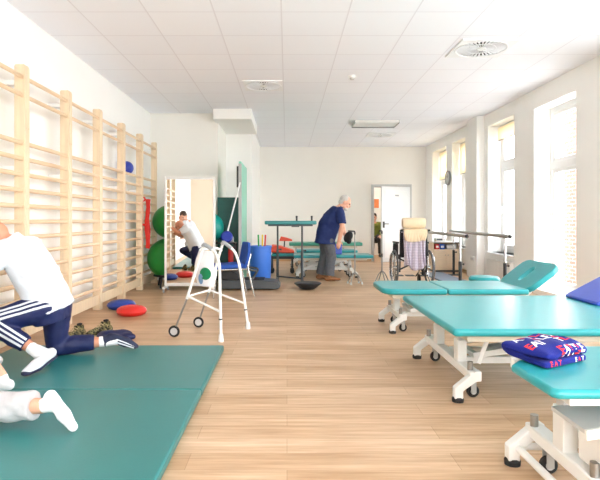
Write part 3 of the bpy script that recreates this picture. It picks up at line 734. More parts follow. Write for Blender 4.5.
# three-section table with raised face-hole head
def head2(t):
    W = .72; L = .4; n = 48
    a_ = math.radians(38); mx = Matrix.Translation((1.415, 0, .385)) @ Matrix.Rotation(-a_, 4, 'Y')
    out = []; inn = []
    def ray_rr(q, hx, hy, r):
        c_, s_ = math.cos(q), math.sin(q)
        lo, hi = 0, 2
        for _ in range(40):
            md = (lo + hi) / 2; x, y = abs(c_ * md), abs(s_ * md); dx, dy = max(x - (hx - r), 0), max(y - (hy - r), 0)
            ins = x <= hx and y <= hy and (dx * dx + dy * dy <= r * r)
            lo, hi = (md, hi) if ins else (lo, md)
        return c_ * lo, s_ * lo
    for k in range(n):
        q = 2 * PI * k / n
        x, y = ray_rr(q, L / 2, W / 2, .09); out.append((x + L / 2, y))
        x, y = ray_rr(q, .1, .045, .044); inn.append((x + L / 2, y))
    m = MB(); rings = []
    for ring, z in ((inn, 0), (out, 0), (out, .055), (inn, .055), (inn, 0)): rings.append([mx @ V((x, y, z)) for x, y in ring])
    bm = m.bm; R = [[bm.verts.new(p) for p in r] for r in rings[:-1]]; R.append(R[0])
    for i in range(4):
        for k in range(n): bm.faces.new((R[i][k], R[i][(k + 1) % n], R[i + 1][(k + 1) % n], R[i + 1][k]))
    m.build('head_cushion', 'turq', t, .012, 3)
    k_ = MB()
    for s in (-1, 1): k_.bar(mx @ V((.0, s * .2, -.02)), mx @ V((.32, s * .2, -.02)), .025, .03); k_.cyl((1.4, s * .2, .3), mx @ V((.16, s * .2, -.03)), .01)
    k_.build('head_support', 'white_steel', t)
treatment_table('turquoise treatment table with raised head part and slot', (.925, 5.4, 0), 2.0, .74, .435, .3, 'turq', [rc(0, .615, -.37, .37, .15, .15, .02, .02), rc(.625, 1.4, -.37, .37, .02, .02, .02, .02)], head=head2, x0=.2, xr=1.1)
# tables at the back
treatment_table('low turquoise treatment table right behind the standing man', (.13, 10.3, 0), 1.55, .7, .43, .27, 'turq', [rc(0, .8, -.35, .35, .03, .03), rc(.81, 1.52, -.35, .35, 0, 0, .08, .08)])
treatment_table('low turquoise treatment table in the row between two others at the back', (.2, 11.4, 0), 1.4, .66, .46, .25, 'turq', [rc(0, 1.3, -.33, .33, .03, .03, .06, .06)])
treatment_table('sea green treatment table farthest back by the wall', (.05, 12.6, 0), 1.75, .66, .57, .25, 'green_vinyl', [rc(0, 1.72, -.33, .33, .03, .03, .03, .03)], th=.075, group='treatment tables at the back wall')
# wedge on wide table
o = MB().prism_xz([(0, 0), (0, .022), (.55, .31), (.55, 0)], -.22, .22).build('wedge_cushion', 'blue_wedge', None, .01, 3)
o.location = (2.25, 4.03, .476); tag(o, 'blue vinyl wedge cushion lying on the wide turquoise table', 'wedge cushion')
o = MB().prism(rrect(-.19, .19, -.12, .12, .03), 0, .2).build('foam_block', 'blue_wedge', None, .02, 3)
o.location = (.88, 10.32, .431); tag(o, 'blue foam block on the table behind the standing man', 'foam block')

# ------------------------------------------------------------------ towel with letters
TW, TD = .31, .27
def towel():
    prof = []  # centreline (y = towards far, z), folded over: open side near, fold far
    prof = [(-.135, .016), (-.06, .015), (.03, .015), (.10, .018), (.128, .034), (.118, .054), (.06, .062), (-.02, .064), (-.085, .058), (-.12, .045)]
    C_ = spline([(0, y, z) for y, z in prof], 4); th = .014
    m = MB(); nx = 26; rings = []
    for i in range(nx + 1):
        x = -TW / 2 + TW * i / nx; e = min(i, nx - i); k_ = .55 if e == 0 else (.85 if e == 1 else 1)
        up = []; lo = []
        for j, p in enumerate(C_):
            tq = (C_[min(j + 1, len(C_) - 1)] - C_[max(j - 1, 0)]).normalized(); nrm = V((0, -tq.z, tq.y))
            wob = .004 * math.sin(x * 31 + p.y * 17 + p.z * 60) + .003 * math.sin(x * 55 - p.y * 30)
            lift = max(0, p.z - .03) * (1 + .25 * math.sin(x * 14 + 1)) + min(p.z, .03)
            q = V((x + .02 * math.sin(p.z * 40 + p.y * 9), p.y + .012 * math.sin(x * 9), lift + (wob if p.z > .03 else 0)))
            up.append(q + nrm * th * k_); lo.append(q - nrm * th * k_)
        rings.append(up + lo[::-1])
    m.faces_from(rings)
    return m
tm = towel()
to = tm.build('towel', 'towel_blue', None, sub=1)
TL = (1.075, 2.2, .5215); to.location = TL; to.rotation_euler = (0, 0, .42); to.scale = (.87, .87, .92)
tag(to, 'folded blue towel with red and white lettering on the nearest table', 'towel')
mnz = min(v.co.z for v in to.data.vertices)
for v in to.data.vertices: v.co.z -= mnz
def text_mesh(s, size):
    c = bpy.data.curves.new('txt', 'FONT'); c.body = s; c.size = size; c.align_x = 'CENTER'; c.align_y = 'CENTER'; c.offset = size * .02
    o = bpy.data.objects.new('txt', c); COL.objects.link(o)
    dg = bpy.context.evaluated_depsgraph_get(); me = bpy.data.meshes.new_from_object(o.evaluated_get(dg))
    bpy.data.objects.remove(o); return me
def project_text(target, s, size, center, xdir, ydir, cast, m_, name):
    me = text_mesh(s, size); bm = bmesh.new(); bm.from_mesh(me); bpy.data.meshes.remove(me)
    bmesh.ops.triangulate(bm, faces=bm.faces); bmesh.ops.subdivide_edges(bm, edges=bm.edges, cuts=2, use_grid_fill=True)
    dg = bpy.context.evaluated_depsgraph_get(); dg.update(); tv = target.evaluated_get(dg)
    bvh = BVHTree.FromObject(target, dg); xdir = V(xdir).normalized(); ydir = V(ydir).normalized(); cast = V(cast).normalized()
    for v in bm.verts:
        p = V(center) + xdir * v.co.x + ydir * v.co.y
        h = bvh.ray_cast(p - cast * .3, cast)
        if h[0] is not None: v.co = h[0] - cast * .0016
        else: v.co = p
    o = bpy.data.meshes.new(name); bm.to_mesh(o); bm.free()
    return link(name, o, m_, target, smooth=False)
fx = (1, 0, 0)
for (s, x, size, mt, y, z) in (('E', -.02, .05, 'towel_red', 0, .05), ('A', .015, .05, 'towel_white', 0, .05), ('T', .046, .05, 'towel_red', 0, .053), ('T', .074, .05, 'towel_white', 0, .056), ('L', .1, .05, 'towel_red', 0, .056), ('E', .127, .05, 'towel_white', 0, .056)):
    project_text(to, s, size * 1.2, (x, -.1, z), fx, (0, .5, .8), (0, .8, -.62), mt, 'lettering')
for (s, x, size, mt, y) in (('E', -.12, .055, 'towel_red', -.03), ('A', -.085, .055, 'towel_white', -.03), ('T', -.05, .055, 'towel_white', -.03), ('T', -.015, .055, 'towel_red', .03), ('L', .02, .055, 'towel_white', .03), ('E', .055, .055, 'towel_white', .03), ('E', .1, .055, 'towel_red', .01), ('A', -.1, .06, 'towel_white', .07), ('T', -.055, .06, 'towel_red', .085), ('E', .09, .055, 'towel_red', .075), ('A', .125, .055, 'towel_white', .06), ('T', .0, .055, 'towel_white', .09), ('L', .04, .055, 'towel_red', .09), ('T', .085, .05, 'towel_white', -.02), ('L', .115, .05, 'towel_red', -.02)):
    project_text(to, s, size * 1.25, (x, y, .1), fx, (0, 1, 0), (0, 0, -1), mt, 'lettering')
for (s, x, size, mt) in (('E', -.12, .04, 'towel_red'), ('A', -.09, .04, 'towel_red'), ('T', -.06, .04, 'towel_red'), ('E', .06, .034, 'towel_white'), ('A', .085, .034, 'towel_red'), ('T', .11, .034, 'towel_white')):
    project_text(to, s, size * .8, (x, -.14, .016), fx, (0, 0, 1), (0, 1, -.05), mt, 'lettering')

# ------------------------------------------------------------------ parallel bars
t = thing('parallel_bars', 'grey parallel walking bars on dark posts beside the wheelchair', 'parallel bars', (2.9, 9.0, 0))
B = lambda x, y, z: V((x - 2.9, y - 9.0, z))
def r1(y): return 2.69 - .059 * (10.7 - y)
def r2(y): return 3.34 - .089 * (10.7 - y)
HB = .875
for fn, ya, yb, posts in ((r1, 7.25, 10.75, (7.6, 10.3)), (r2, 7.1, 10.75, (7.32, 10.45))):
    rl = MB().tube([B(fn(ya), ya, HB), B(fn(yb), yb, HB)], .026, 14).build('hand_rail', 'steel_dull', t)
    for ye in (ya, yb): MB().ell(B(fn(ye), ye, HB), .028, N=12, n=8).build('end_cap', 'black', rl)
    for yp in posts:
        x = fn(yp)
        p = MB().cyl(B(x, yp, .35), B(x, yp, HB - .02), .016).b2(x - 2.9 - .012, x - 2.9 + .012, yp - 9 - .05, yp - 9 + .05, HB - .035, HB - .018).build('upright', 'chrome', t)
        MB().cyl(B(x, yp, .02), B(x, yp, .5), .024).build('post_sleeve', 'black', p)
        MB().cyl(B(x, yp, .46), B(x + .045, yp, .46), .009).ell(B(x + .05, yp, .46), .016, N=10, n=8).build('clamp_knob', 'black', p)
        MB().b2(x - 2.9 - .09, x - 2.9 + .09, yp - 9 - .06, yp - 9 + .06, 0, .022).build('base_plate', 'dkgrey', p, .004)
MB().b2(2.74 - 2.9, 3.18 - 2.9, .2, 1.8, 0, .03).build('walkway_board', 'plat_blue', t, .006)

# stool
t = thing('rolling_stool', 'round turquoise stool between the table and the bars', 'stool', (2.36, 6.28, 0))
MB().lathe([(0, .365), (.165, .365), (.178, .38), (.178, .405), (.16, .425), (.08, .434), (0, .435)], n=36).build('seat', 'turq', t)
MB().cyl((0, 0, .08), (0, 0, .25), .028).cyl((0, 0, .25), (0, 0, .365), .018).lathe([(0, .35), (.1, .35), (.09, .366), (0, .366)]).build('gas_column', 'black', t)
for k in range(5):
    q = 2 * PI * k / 5 + .2; c_, s_ = math.cos(q), math.sin(q)
    l = MB().bar((0, 0, .1), (.24 * c_, .24 * s_, .075), .035, .025).build('leg', 'black', t, .004)
    MB().lathe([(0, -.02), (.027, -.02), (.03, 0), (.027, .02), (0, .02)], (.24 * c_, .24 * s_, .031), (-s_, c_, 0), 16).cyl((.24 * c_, .24 * s_, .04), (.24 * c_, .24 * s_, .08), .008).build('caster', 'rubber', l)

# ------------------------------------------------------------------ wheelchair with clothes
t = thing('wheelchair', 'wheelchair seen from behind with clothes hung over its back', 'wheelchair', (2.1, 8.75, 0))
for s in (-1, 1):
    w = MB().torus((s * .29, .1, .3), (1, 0, 0), .283, .017, 40, 8).build('wheel', 'tyre_grey', t)
    MB().torus((s * .29, .1, .3), (1, 0, 0), .262, .01, 40, 6).build('rim', 'chrome', w)
    MB().torus((s * .325, .1, .3), (1, 0, 0), .245, .009, 40, 6).build('push_rim', 'chrome', w)
    k = MB()
    for j in range(20):
        q = 2 * PI * j / 20; k.cyl((s * .29, .1, .3), (s * .29, .1 + math.cos(q) * .262, .3 + math.sin(q) * .262), .0022, n=5)
    k.cyl((s * .25, .1, .3), (s * .31, .1, .3), .03); k.build('spokes', 'chrome', w)
    MB().tube(rounded([(s * .22, -.0, .24), (s * .22, -.02, .5), (s * .22, -.05, .92), (s * .22, -.16, .93)], .05), .012).tube(rounded([(s * .22, 0, .24), (s * .22, .5, .24)], .02), .012).tube(rounded([(s * .22, 0, .48), (s * .22, .44, .49), (s * .22, .46, .2), (s * .2, .62, .1)], .06), .012).build('side_frame', 'black', t)
    MB().tube([(s * .22, -.08, .925), (s * .22, -.18, .93)], .018).build('push_handle', 'rubber', t)
    a_ = MB().tube(rounded([(s * .25, .02, .5), (s * .25, .02, .7), (s * .25, .36, .7), (s * .25, .38, .5)], .05), .011).build('armrest', 'black', t)
    MB().b2(s * .25 - .025, s * .25 + .025, .02, .34, .705, .735).build('arm_pad', 'black', a_, .008)
    MB().b2(s * .25 - .004, s * .25 + .004, .05, .35, .5, .69).build('side_panel', 'blackcloth', a_)
    c_ = MB().cyl((s * .2, .42, .1), (s * .2, .42, .24), .011).build('caster_fork', 'steel_dull', t)
    MB().lathe([(0, -.016), (.07, -.016), (.08, 0), (.07, .016), (0, .016)], (s * .2, .4, .081), (1, 0, 0), 22).build('caster_wheel', 'rubber', c_)
    MB().b2(s * .1 - .075, s * .1 + .075, .58, .74, .1, .115).build('footplate', 'dkgrey', t, .004)
MB().bar((-.22, .18, .24), (.22, .16, .46), .025, .025).bar((.22, .2, .24), (-.22, .2, .46), .025, .025).build('cross_brace', 'black', t)
MB().b2(-.22, .22, -.01, .43, .475, .5).build('seat', 'blackcloth', t, .008)
MB().b2(-.22, .22, -.055, -.035, .5, .89).build('backrest', 'blackcloth', t, .006)
def drape(x0, x1, zt, zb0, zb1, yb, yf, amp, nf, th, seedp):
    m = MB(); nx = 30; rings = []
    for i in range(nx + 1):
        u = i / nx; x = x0 + (x1 - x0) * u; zb = zb0 + (zb1 - zb0) * (.5 + .5 * math.sin(u * 7 + seedp))
        ln = []
        for k in range(15):
            q = k / 14; z = zb + (zt - zb) * q; am = amp * (1 - q) + amp * .2
            ln.append(V((x + .03 * (1 - q) * math.sin(u * 9 + 2 * q + seedp), yb + am * math.sin(u * nf + seedp + 1.2 * math.sin(3 * q)), z)))
        for k in range(1, 5):
            q = k / 4 * PI; ln.append(V((x, yb + (yf - yb) * (1 - math.cos(q)) / 2, zt + .02 * math.sin(q))))
        for k in range(1, 5): ln.append(V((x, yf + .004 * math.sin(u * nf), zt - .12 * k / 4)))
        rings.append(ln)
    bm = m.bm
    A = [[bm.verts.new(p) for p in r] for r in rings]
    for i in range(nx):
        for k in range(len(A[0]) - 1): bm.faces.new((A[i][k], A[i + 1][k], A[i + 1][k + 1], A[i][k + 1]))
    me = m.mesh('drape'); return me, th
def drape_obj(name, me_th, mt, loc):
    me, th = me_th; o = link(name, me, mt, None, smooth=True)
    s = o.modifiers.new('Solidify', 'SOLIDIFY'); s.thickness = th; s.offset = 0; o.location = loc; return o
o = drape_obj('trousers', drape(-.195, .175, .90, .27, .36, -.12, .035, .022, 30, .012, .6), 'checks', (2.1, 8.72, 0))
tag(o, 'pale lilac checked trousers hanging over the wheelchair back', 'clothing')
o = drape_obj('towel', drape(-.19, .185, .93, .74, .77, -.155, .075, .006, 60, .022, 2.0), 'cream', (2.1, 8.71, 0))
tag(o, 'cream towel folded over the wheelchair back above the trousers', 'towel')
m = MB(); m.lathe([(0, -.215), (.07, -.215), (.085, -.19), (.088, 0), (.085, .19), (.07, .215), (0, .215)], axis=(1, 0, 0))
o = m.build('neck_roll', 'cream', None); o.location = (2.085, 8.635, 1.05); o.scale = (.88, .75, 1.0)
tag(o, 'thick cream rolled cushion on top of the wheelchair back', 'cushion')

# cabinet with boxes
t = thing('cabinet', 'low birch cabinet with white top at the far right wall', 'cabinet', (3.37, 11.3, 0))
MB().b2(-.28, -.262, -.2, .2, .04, .62).b2(.262, .28, -.2, .2, .04, .62).b2(-.262, .262, .182, .2, .04, .62).b2(-.262, .262, -.2, .182, .04, .06).b2(-.262, .262, -.2, .182, .46, .478).build('carcass', 'birch', t, .002)
MB().b2(-.29, .29, -.21, .21, .62, .645).build('top', 'white_steel', t, .004)
for s in (-1, 1):
    d = MB().b2(s * .131 - .129, s * .131 + .129, -.218, -.201, .05, .47).build('door', 'birch', t, .002)
    MB().cyl((s * .03, -.218, .36), (s * .03, -.24, .36), .008).build('handle', 'steel_dull', d)
MB().b2(-.27, .27, -.17, .17, 0, .04).build('plinth', 'dkgrey', t)
def crate(x, w, h, mt, lab):
    o = MB().b2(-w / 2, w / 2, -.1, .1, 0, h).build('box', mt, None, .006); o.location = (3.37 + x, 11.2, .479)
    tag(o, lab, 'box', 'boxes in the birch cabinet'); MB().b2(-w / 2 + .02, w / 2 - .02, -.104, -.1, h * .3, h * .7).build('box_label', 'white_steel', o)
crate(-.19, .09, .11, 'red_pl', 'small red box in the open top of the birch cabinet'); crate(-.085, .1, .11, 'blue_pl', 'small blue box in the open top of the birch cabinet'); crate(.11, .2, .1, 'ltgrey', 'long grey box in the open top of the birch cabinet')
t = thing('device', 'small white device standing on the birch cabinet', 'device', (3.3, 11.3, .645))
MB().b2(-.12, .1, -.08, .08, 0, .07).build('casing', 'white_steel', t, .01); MB().b2(-.1, .02, -.083, -.08, .02, .055).build('screen', 'dkgrey', t); MB().tube([(.08, 0, .07), (.1, -.02, .14), (.14, -.02, .15)], .008).build('probe_holder', 'black', t)
t = thing('spray_bottle', 'small white bottle standing on the birch cabinet', 'bottle', (3.54, 11.25, .645))
MB().lathe([(0, 0), (.032, 0), (.034, .01), (.034, .11), (.014, .135), (.014, .15), (0, .15)], n=18).build('bottle_body', 'white_steel', t); MB().lathe([(0, .15), (.016, .15), (.016, .18), (0, .18)], n=14).build('cap', 'blue_pl', t)

# ------------------------------------------------------------------ tall therapy table, orange couch, black disc
t = thing('standing_table', 'tall narrow teal topped table on two thin dark poles', 'table', (.06, 9.6, .0))
MB().prism(rrect(-.46, .47, -.26, .26, .05), 1.02, 1.085).build('tabletop', 'teal_top', t, .015, 3)
MB().b2(-.4, .4, -.2, .2, .99, 1.018).b2(.02, .16, -.28, -.12, .975, 1.018).build('top_frame', 'dkgrey', t)
for (x, y, nm) in ((-.235, .2, 0), (.21, -.2, 1)):
    p = MB().cyl((x, y, .03), (x, y, .55), .024).cyl((x, y, .5), (x, y, 1.0), .017).build('pole', 'dkgrey', t)
    MB().cyl((x, y, .55), (x + .055, y, .55), .009).ell((x + .06, y, .55), .017, N=10, n=8).build('clamp_knob', 'black', p)
    MB().b2(x - .025, x + .025, y - .24, y + .24, 0, .035).build('foot', 'dkgrey', t, .005)
MB().bar((-.235, .2, .05), (.21, -.2, .05), .03, .025).build('floor_bar', 'dkgrey', t)
for x in (.12, .4): MB().cyl((x, .16, 1.08), (x, .16, 1.16), .017).lathe([(0, 1.15), (.02, 1.15), (.02, 1.175), (0, 1.18)], (x, .16, 0)).build('hand_peg', 'black', t)
t = thing('couch_chair', 'orange red padded couch chair on black castors at the back', 'couch', (-.11, 10.95, 0))
MB().prism_xz([(-.26, .5), (-.2, .59), (-.02, .56), (.26, .47), (.26, .42), (-.26, .44)], -.24, .24).build('seat_cushion', 'orange', t, .02, 3)
MB().prism_xz([(-.06, .66), (-.02, .755), (.1, .73), (.22, .69), (.22, .66)], -.02, .24).build('head_cushion', 'orange', t, .015, 3)
MB().cyl((.05, .1, .5), (.06, .1, .68), .014).build('head_post', 'black', t)
MB().prism(rrect(-.2, .3, -.26, .26, .04), .36, .415).build('leg_cushion', 'turq', t, .014)
MB().b2(-.24, .26, -.2, -.16, .3, .36).b2(-.24, .26, .16, .2, .3, .36).b2(-.24, -.2, -.16, .16, .3, .36).b2(.22, .26, -.16, .16, .3, .36).b2(-.22, -.18, -.2, .2, .08, .3).b2(.2, .24, -.2, .2, .08, .3).build('frame', 'black', t, .005)
for sx in (-.2, .22):
    for sy in (-.18, .18):
        MB().lathe([(0, -.018), (.042, -.018), (.046, 0), (.042, .018), (0, .018)], (sx, sy, .047), (0, 1, 0), 18).cyl((sx, sy, .05), (sx, sy, .1), .01).build('caster', 'rubber', t)
o = MB().lathe([(0, 0), (.09, 0), (.13, .02), (.2, .075), (.215, .095), (.2, .108), (.1, .118), (0, .12)], n=36).build('balance_board', 'black', None)
o.location = (.33, 8.35, 0); tag(o, 'black round rocker board on the floor in front of the tall table', 'balance board'); MB().torus((0, 0, .096), (0, 0, 1), .212, .006, 36, 6).build('rim', 'rubber', o)

# quad canes
def quad(lab, loc, rz):
    t = thing('quad_cane', lab, 'walking stick', loc, rz, 'four footed walking sticks')
    MB().cyl((0, 0, .17), (0, 0, .5), .013).cyl((0, 0, .46), (0, 0, .86), .01).build('shaft', 'steel_dull', t)
    MB().tube(rounded([(0, 0, .85), (0, 0, .905), (-.12, 0, .91)], .03), .015).build('handle', 'black', t)
    MB().cyl((0, 0, .44), (0, 0, .5), .016).build('collar', 'dkgrey', t)
    for sx in (-1, 1):
        for sy in (-1, 1):
            l = MB().tube(rounded([(0, 0, .2), (sx * .06, sy * .04, .14), (sx * .1, sy * .085, .015)], .03), .009).build('leg', 'steel_dull', t)
            MB().lathe([(0, 0), (.018, 0), (.014, .035), (0, .035)], (sx * .1, sy * .085, 0), n=12).build('rubber_foot', 'ltgrey', l)
quad('four footed walking stick beside the standing man', (1.17, 9.05, 0), .2)
quad('four footed walking stick in front of the white door', (1.7, 9.4, 0), 1.1)

# ------------------------------------------------------------------ walking frame
O = V((-.72, 5.05, 0))
t = thing('walking_frame', 'white walking frame with two front wheels by the mat corner', 'walking frame', O)
sides = {'n': [(-1.06, 4.93, .055), (-.94, 4.93, .36), (-.79, 4.88, .82), (-.765, 4.87, .872), (-.65, 4.785, .808), (-.612, 4.755, .70), (-.595, 4.735, .03)],
         'f': [(-.905, 5.37, .055), (-.80, 5.37, .36), (-.67, 5.36, .82), (-.645, 5.355, .872), (-.53, 5.33, .785), (-.485, 5.325, .66), (-.394, 5.30, .03)]}
for k, P in sides.items():
    P = [V(p) - O for p in P]
    MB().tube(rounded(P[1:], .045, 6), .0135, 12).build('side_frame', 'white_steel', t)
    MB().tube([P[0], P[1], P[1] + (P[2] - P[1]) * .12], [.0095, .0095, .0095]).build('leg_extension', 'steel_dull', t)
    MB().tube(spline([P[2] + (P[3] - P[2]) * .35 + V((0, 0, .012)), P[3] + V((.002, 0, -.002)), P[4] + (P[3] - P[4]) * .3 + V((0, 0, .002))], 5), .0195, 12).build('hand_grip', 'grey_plastic', t)
    MB().lathe([(0, -.03), (.022, -.03), (.026, -.02), (.019, .04), (0, .04)], P[6], n=16).build('rubber_tip', 'white_shoe', t)
    a_ = P[6] + (P[5] - P[6]) * .25; b_ = P[6] + (P[5] - P[6]) * .27; MB().cyl(a_, b_, .017).build('height_clip', 'dkgrey', t)
    w = MB().torus(P[0], (.12, 1, 0), .043, .012, 28, 8).build('wheel', 'rubber', t)
    MB().lathe([(0, -.01), (.034, -.01), (.034, .01), (0, .01)], P[0], (.12, 1, 0), 20).build('hub', 'ltgrey', w)
n, f = [V(p) - O for p in sides['n']], [V(p) - O for p in sides['f']]
na, fa = n[1] + (n[2] - n[1]) * .05, f[1] + (f[2] - f[1]) * .05
nr, fr = n[6] + (n[5] - n[6]) * .36, f[6] + (f[5] - f[6]) * .36
MB().cyl(na, nr, .0105).build('side_brace', 'white_steel', t); MB().cyl(fa, fr, .0105).build('side_brace', 'white_steel', t)
MB().cyl(na, fa, .0105).build('front_brace', 'white_steel', t)
MB().tube(rounded([n[2] + V((0, 0, -.03)), n[2] + V((-.04, .1, -.0)), f[2] + V((-.04, -.1, -.0)), f[2] + V((0, 0, -.03))], .05), .0125).build('front_bar', 'white_steel', t)
# carrier bag hanging on the front bar
m = MB(); rings = []
c0 = (n[2] + f[2]) / 2 + O
for k in range(12):
    q = k / 11; z = .80 - .34 * q; w = .10 + .03 * math.sin(q * 3) ; d_ = .012 + .045 * math.sin(min(1, q * 1.1) * PI * .85)
    ring = []
    for j in range(24):
        a_ = 2 * PI * j / 24; wob = 1 + .08 * math.sin(3 * a_ + 5 * q)
        ring.append(V((math.cos(a_) * d_ * wob - .02, math.sin(a_) * w * wob * (1 - .12 * (1 - q)), z)))
    rings.append(ring)
m.faces_from(rings)
bag = m.build('carrier_bag', 'bag_white', None); bag.location = (c0.x - .055, c0.y, 0); bag.rotation_euler = (0, 0, .95)
tag(bag, 'white carrier bag with green print hanging from the walking frame', 'bag')
bpy.context.view_layer.update()
def patch(target, cen, r, mt, name, cast, n=28, sx=1, sy=1):
    bm = bmesh.new(); cast = V(cast).normalized(); u, v, d = frame(cast, (0, 0, 1))
    dg = bpy.context.evaluated_depsgraph_get(); bvh = BVHTree.FromObject(target, dg)
    def hit(p):
        h = bvh.ray_cast(p - cast * .5, cast); return (h[0] - cast * .003) if h[0] else p
    c = bm.verts.new(hit(V(cen))); prev = None; R = []
    for rr in (.33, .66, 1):
        R.append([bm.verts.new(hit(V(cen) + u * math.cos(2 * PI * k / n) * r * rr * sx + v * math.sin(2 * PI * k / n) * r * rr * sy)) for k in range(n)])
    for k in range(n):
        bm.faces.new((c, R[0][k], R[0][(k + 1) % n]))
        for i in (0, 1): bm.faces.new((R[i][k], R[i + 1][k], R[i + 1][(k + 1) % n], R[i][(k + 1) % n]))
    me = bpy.data.meshes.new(name); bm.to_mesh(me); bm.free(); return link(name, me, mt, target)
patch(bag, (-.02, -.02, .585), .06, 'bag_green', 'green_print', (.85, .53, 0)); patch(bag, (0, .055, .53), .035, 'bag_blue', 'blue_print', (.85, .53, 0), sx=.8, sy=1.5)
# ------------------------------------------------------------------ people
from mathutils import noise
def pfinish(name, mb, voxel, m, parent, loc, it=5, wr=0., wf=12.):
    me = remeshed(mb, voxel, it)
    if wr:
        ns = [v.normal.copy() for v in me.vertices]
        for v, nn in zip(me.vertices, ns):
            p = v.co * wf
            v.co += nn * wr * (noise.noise(p) + .5 * noise.noise(p * 2.3))
    me.transform(Matrix.Translation(-V(loc)))
    me.polygons.foreach_set('use_smooth', [True] * len(me.polygons))
    o = bpy.data.objects.new(name, me); COL.objects.link(o); me.materials.clear(); me.materials.append(M[m]); o.parent = parent
    return o
def loft(mb, pts, lat, grow=0., n=26, ex=2.4):
    P = [V(p[0]) for p in pts]; rings = []; lat = V(lat).normalized()
    for i, (p, w, d) in enumerate(pts):
        t = (P[min(i + 1, len(P) - 1)] - P[max(i - 1, 0)]).normalized()
        u = (lat - t * lat.dot(t)).normalized(); v = t.cross(u); r = []
        for k in range(n):
            q = 2 * PI * k / n; c_, s_ = math.cos(q), math.sin(q)
            x = math.copysign(abs(c_) ** (2 / ex), c_); y = math.copysign(abs(s_) ** (2 / ex), s_)
            r.append(P[i] + u * x * (w + grow) + v * y * (d + grow))
        rings.append(r)
    return mb.faces_from(rings)
def basis(f, u):
    f = V(f).normalized(); u = V(u); u = (u - f * u.dot(f)).normalized(); s = u.cross(f)
    return Matrix((f, s, u)).transposed()
def head(mb, c, f, u, k=1.0):
    B_ = basis(f, u); c = V(c); E = lambda o, r: mb.ell(c + B_ @ (V(o) * k), V(r) * k, B_, 22, 14)
    E((-.008, 0, .03), (.1, .079, .098)); E((.03, 0, -.035), (.068, .062, .085)); E((.072, 0, -.092), (.026, .032, .022))
    E((.104, 0, -.018), (.022, .014, .027)); E((.095, 0, .005), (.015, .011, .03)); E((.082, 0, .034), (.02, .052, .014))
    E((.088, 0, -.06), (.014, .026, .012))
    for s in (-1, 1):
        E((-.004, s * .083, -.008), (.02, .011, .034)); E((.068, s * .04, -.03), (.02, .02, .02)); E((.03, s * .055, -.07), (.035, .02, .025))
    return B_
def hand(mb, w, d, n_, t_, curl=.5, k=1.0):
    w = V(w); d = V(d).normalized(); t_ = V(t_); t_ = (t_ - d * t_.dot(d)).normalized(); n_ = t_.cross(d) if t_.cross(d).dot(V(n_)) > 0 else d.cross(t_)
    mb.limb(w - d * .02, w + d * .085 * k, .031 * k, .042 * k, side=t_, su=1.05, sv=.45)
    for i, (o, ln) in enumerate(((.032, .078), (.011, .088), (-.01, .082), (-.03, .066))):
        p = w + d * (.083 - .006 * abs(i - 1)) * k + t_ * o * k; a_ = .15 + curl * .3; r = .0098 * k
        p0 = p - d * .02
        mb.limb(p0, p, r, r, n=10)
        for j, fr in enumerate((.45, .31, .24)):
            dr = d * math.cos(a_) + n_ * math.sin(a_); q = p + dr * ln * fr * k
            mb.limb(p, q, r, r * .93, n=10); p = q; r *= .93; a_ += curl
    p = w + d * .02 * k + t_ * .028 * k; dr = (d * .55 + t_ * .75 + n_ * .25).normalized()
    q = p + dr * .045 * k; mb.limb(p, q, .014 * k, .012 * k, n=10)
    dr = (d * .8 + t_ * .35 + n_ * .45).normalized(); mb.limb(q, q + dr * .035 * k, .0115 * k, .0095 * k, n=10)
def arm(mb, J, s, g=1.0):
    mb.limb(J['sh' + s], J['el' + s], .052 * g, .041 * g); mb.limb(J['el' + s], V(J['el' + s]).lerp(V(J['wr' + s]), .35), .041 * g, .043 * g); mb.limb(V(J['el' + s]).lerp(V(J['wr' + s]), .3), J['wr' + s], .043 * g, .028 * g)
def leg(mb, J, s, g=1.0, grow=0., cuff=None):
    h, k, a = V(J['hip' + s]), V(J['kn' + s]), V(J['an' + s])
    mb.limb(h, k, .092 * g + grow, .06 * g + grow)
    if cuff is None:
        mb.limb(k, k.lerp(a, .35), .06 * g, .058 * g); mb.limb(k.lerp(a, .3), a, .058 * g, .037 * g)
    else:
        e = k.lerp(a, cuff[0]); mb.limb(k, e, .06 * g + grow, cuff[1], flat=(0, 1))
def foot_skin(mb, J, s):
    an, he, to_ = V(J['an' + s]), V(J['he' + s]), V(J['to' + s]); mid = he.lerp(to_, .55)
    mb.limb(an, he.lerp(to_, .2), .03, .02); mb.limb(he.lerp(to_, .05), mid, .018, .018); mb.limb(mid, he.lerp(to_, .85), .018, .012)
def footwear(J, s, side, up, th=(.036, .04, .027), collar=.05, sq=.85, top=.0):
    mb = MB(); an, he, to_ = V(J['an' + s]), V(J['he' + s]), V(J['to' + s]); mid = he.lerp(to_, .62); arch = he.lerp(to_, .3)
    mb.limb(he, arch, th[0], th[0] * .98, side=side, su=1., sv=1.); mb.limb(arch, mid, th[0] * .98, th[1], side=side, su=1.05, sv=sq); mb.limb(mid, to_, th[1], th[2], side=side, su=1.1, sv=sq * .85)
    mb.limb(he.lerp(to_, .12), an, th[0], collar, flat=(0, 1)); mb.limb(arch, an, th[0] * .9, collar * .9, flat=(0, 1)); 
    return mb
def eyes(par, c, B_, loc, k=1.0):
    for s in (-1, 1):
        MB().ell(V(c) + B_ @ (V((.089, s * .032, .012)) * k) - V(loc), .0115, N=12, n=8).build('eye', 'eye', par)
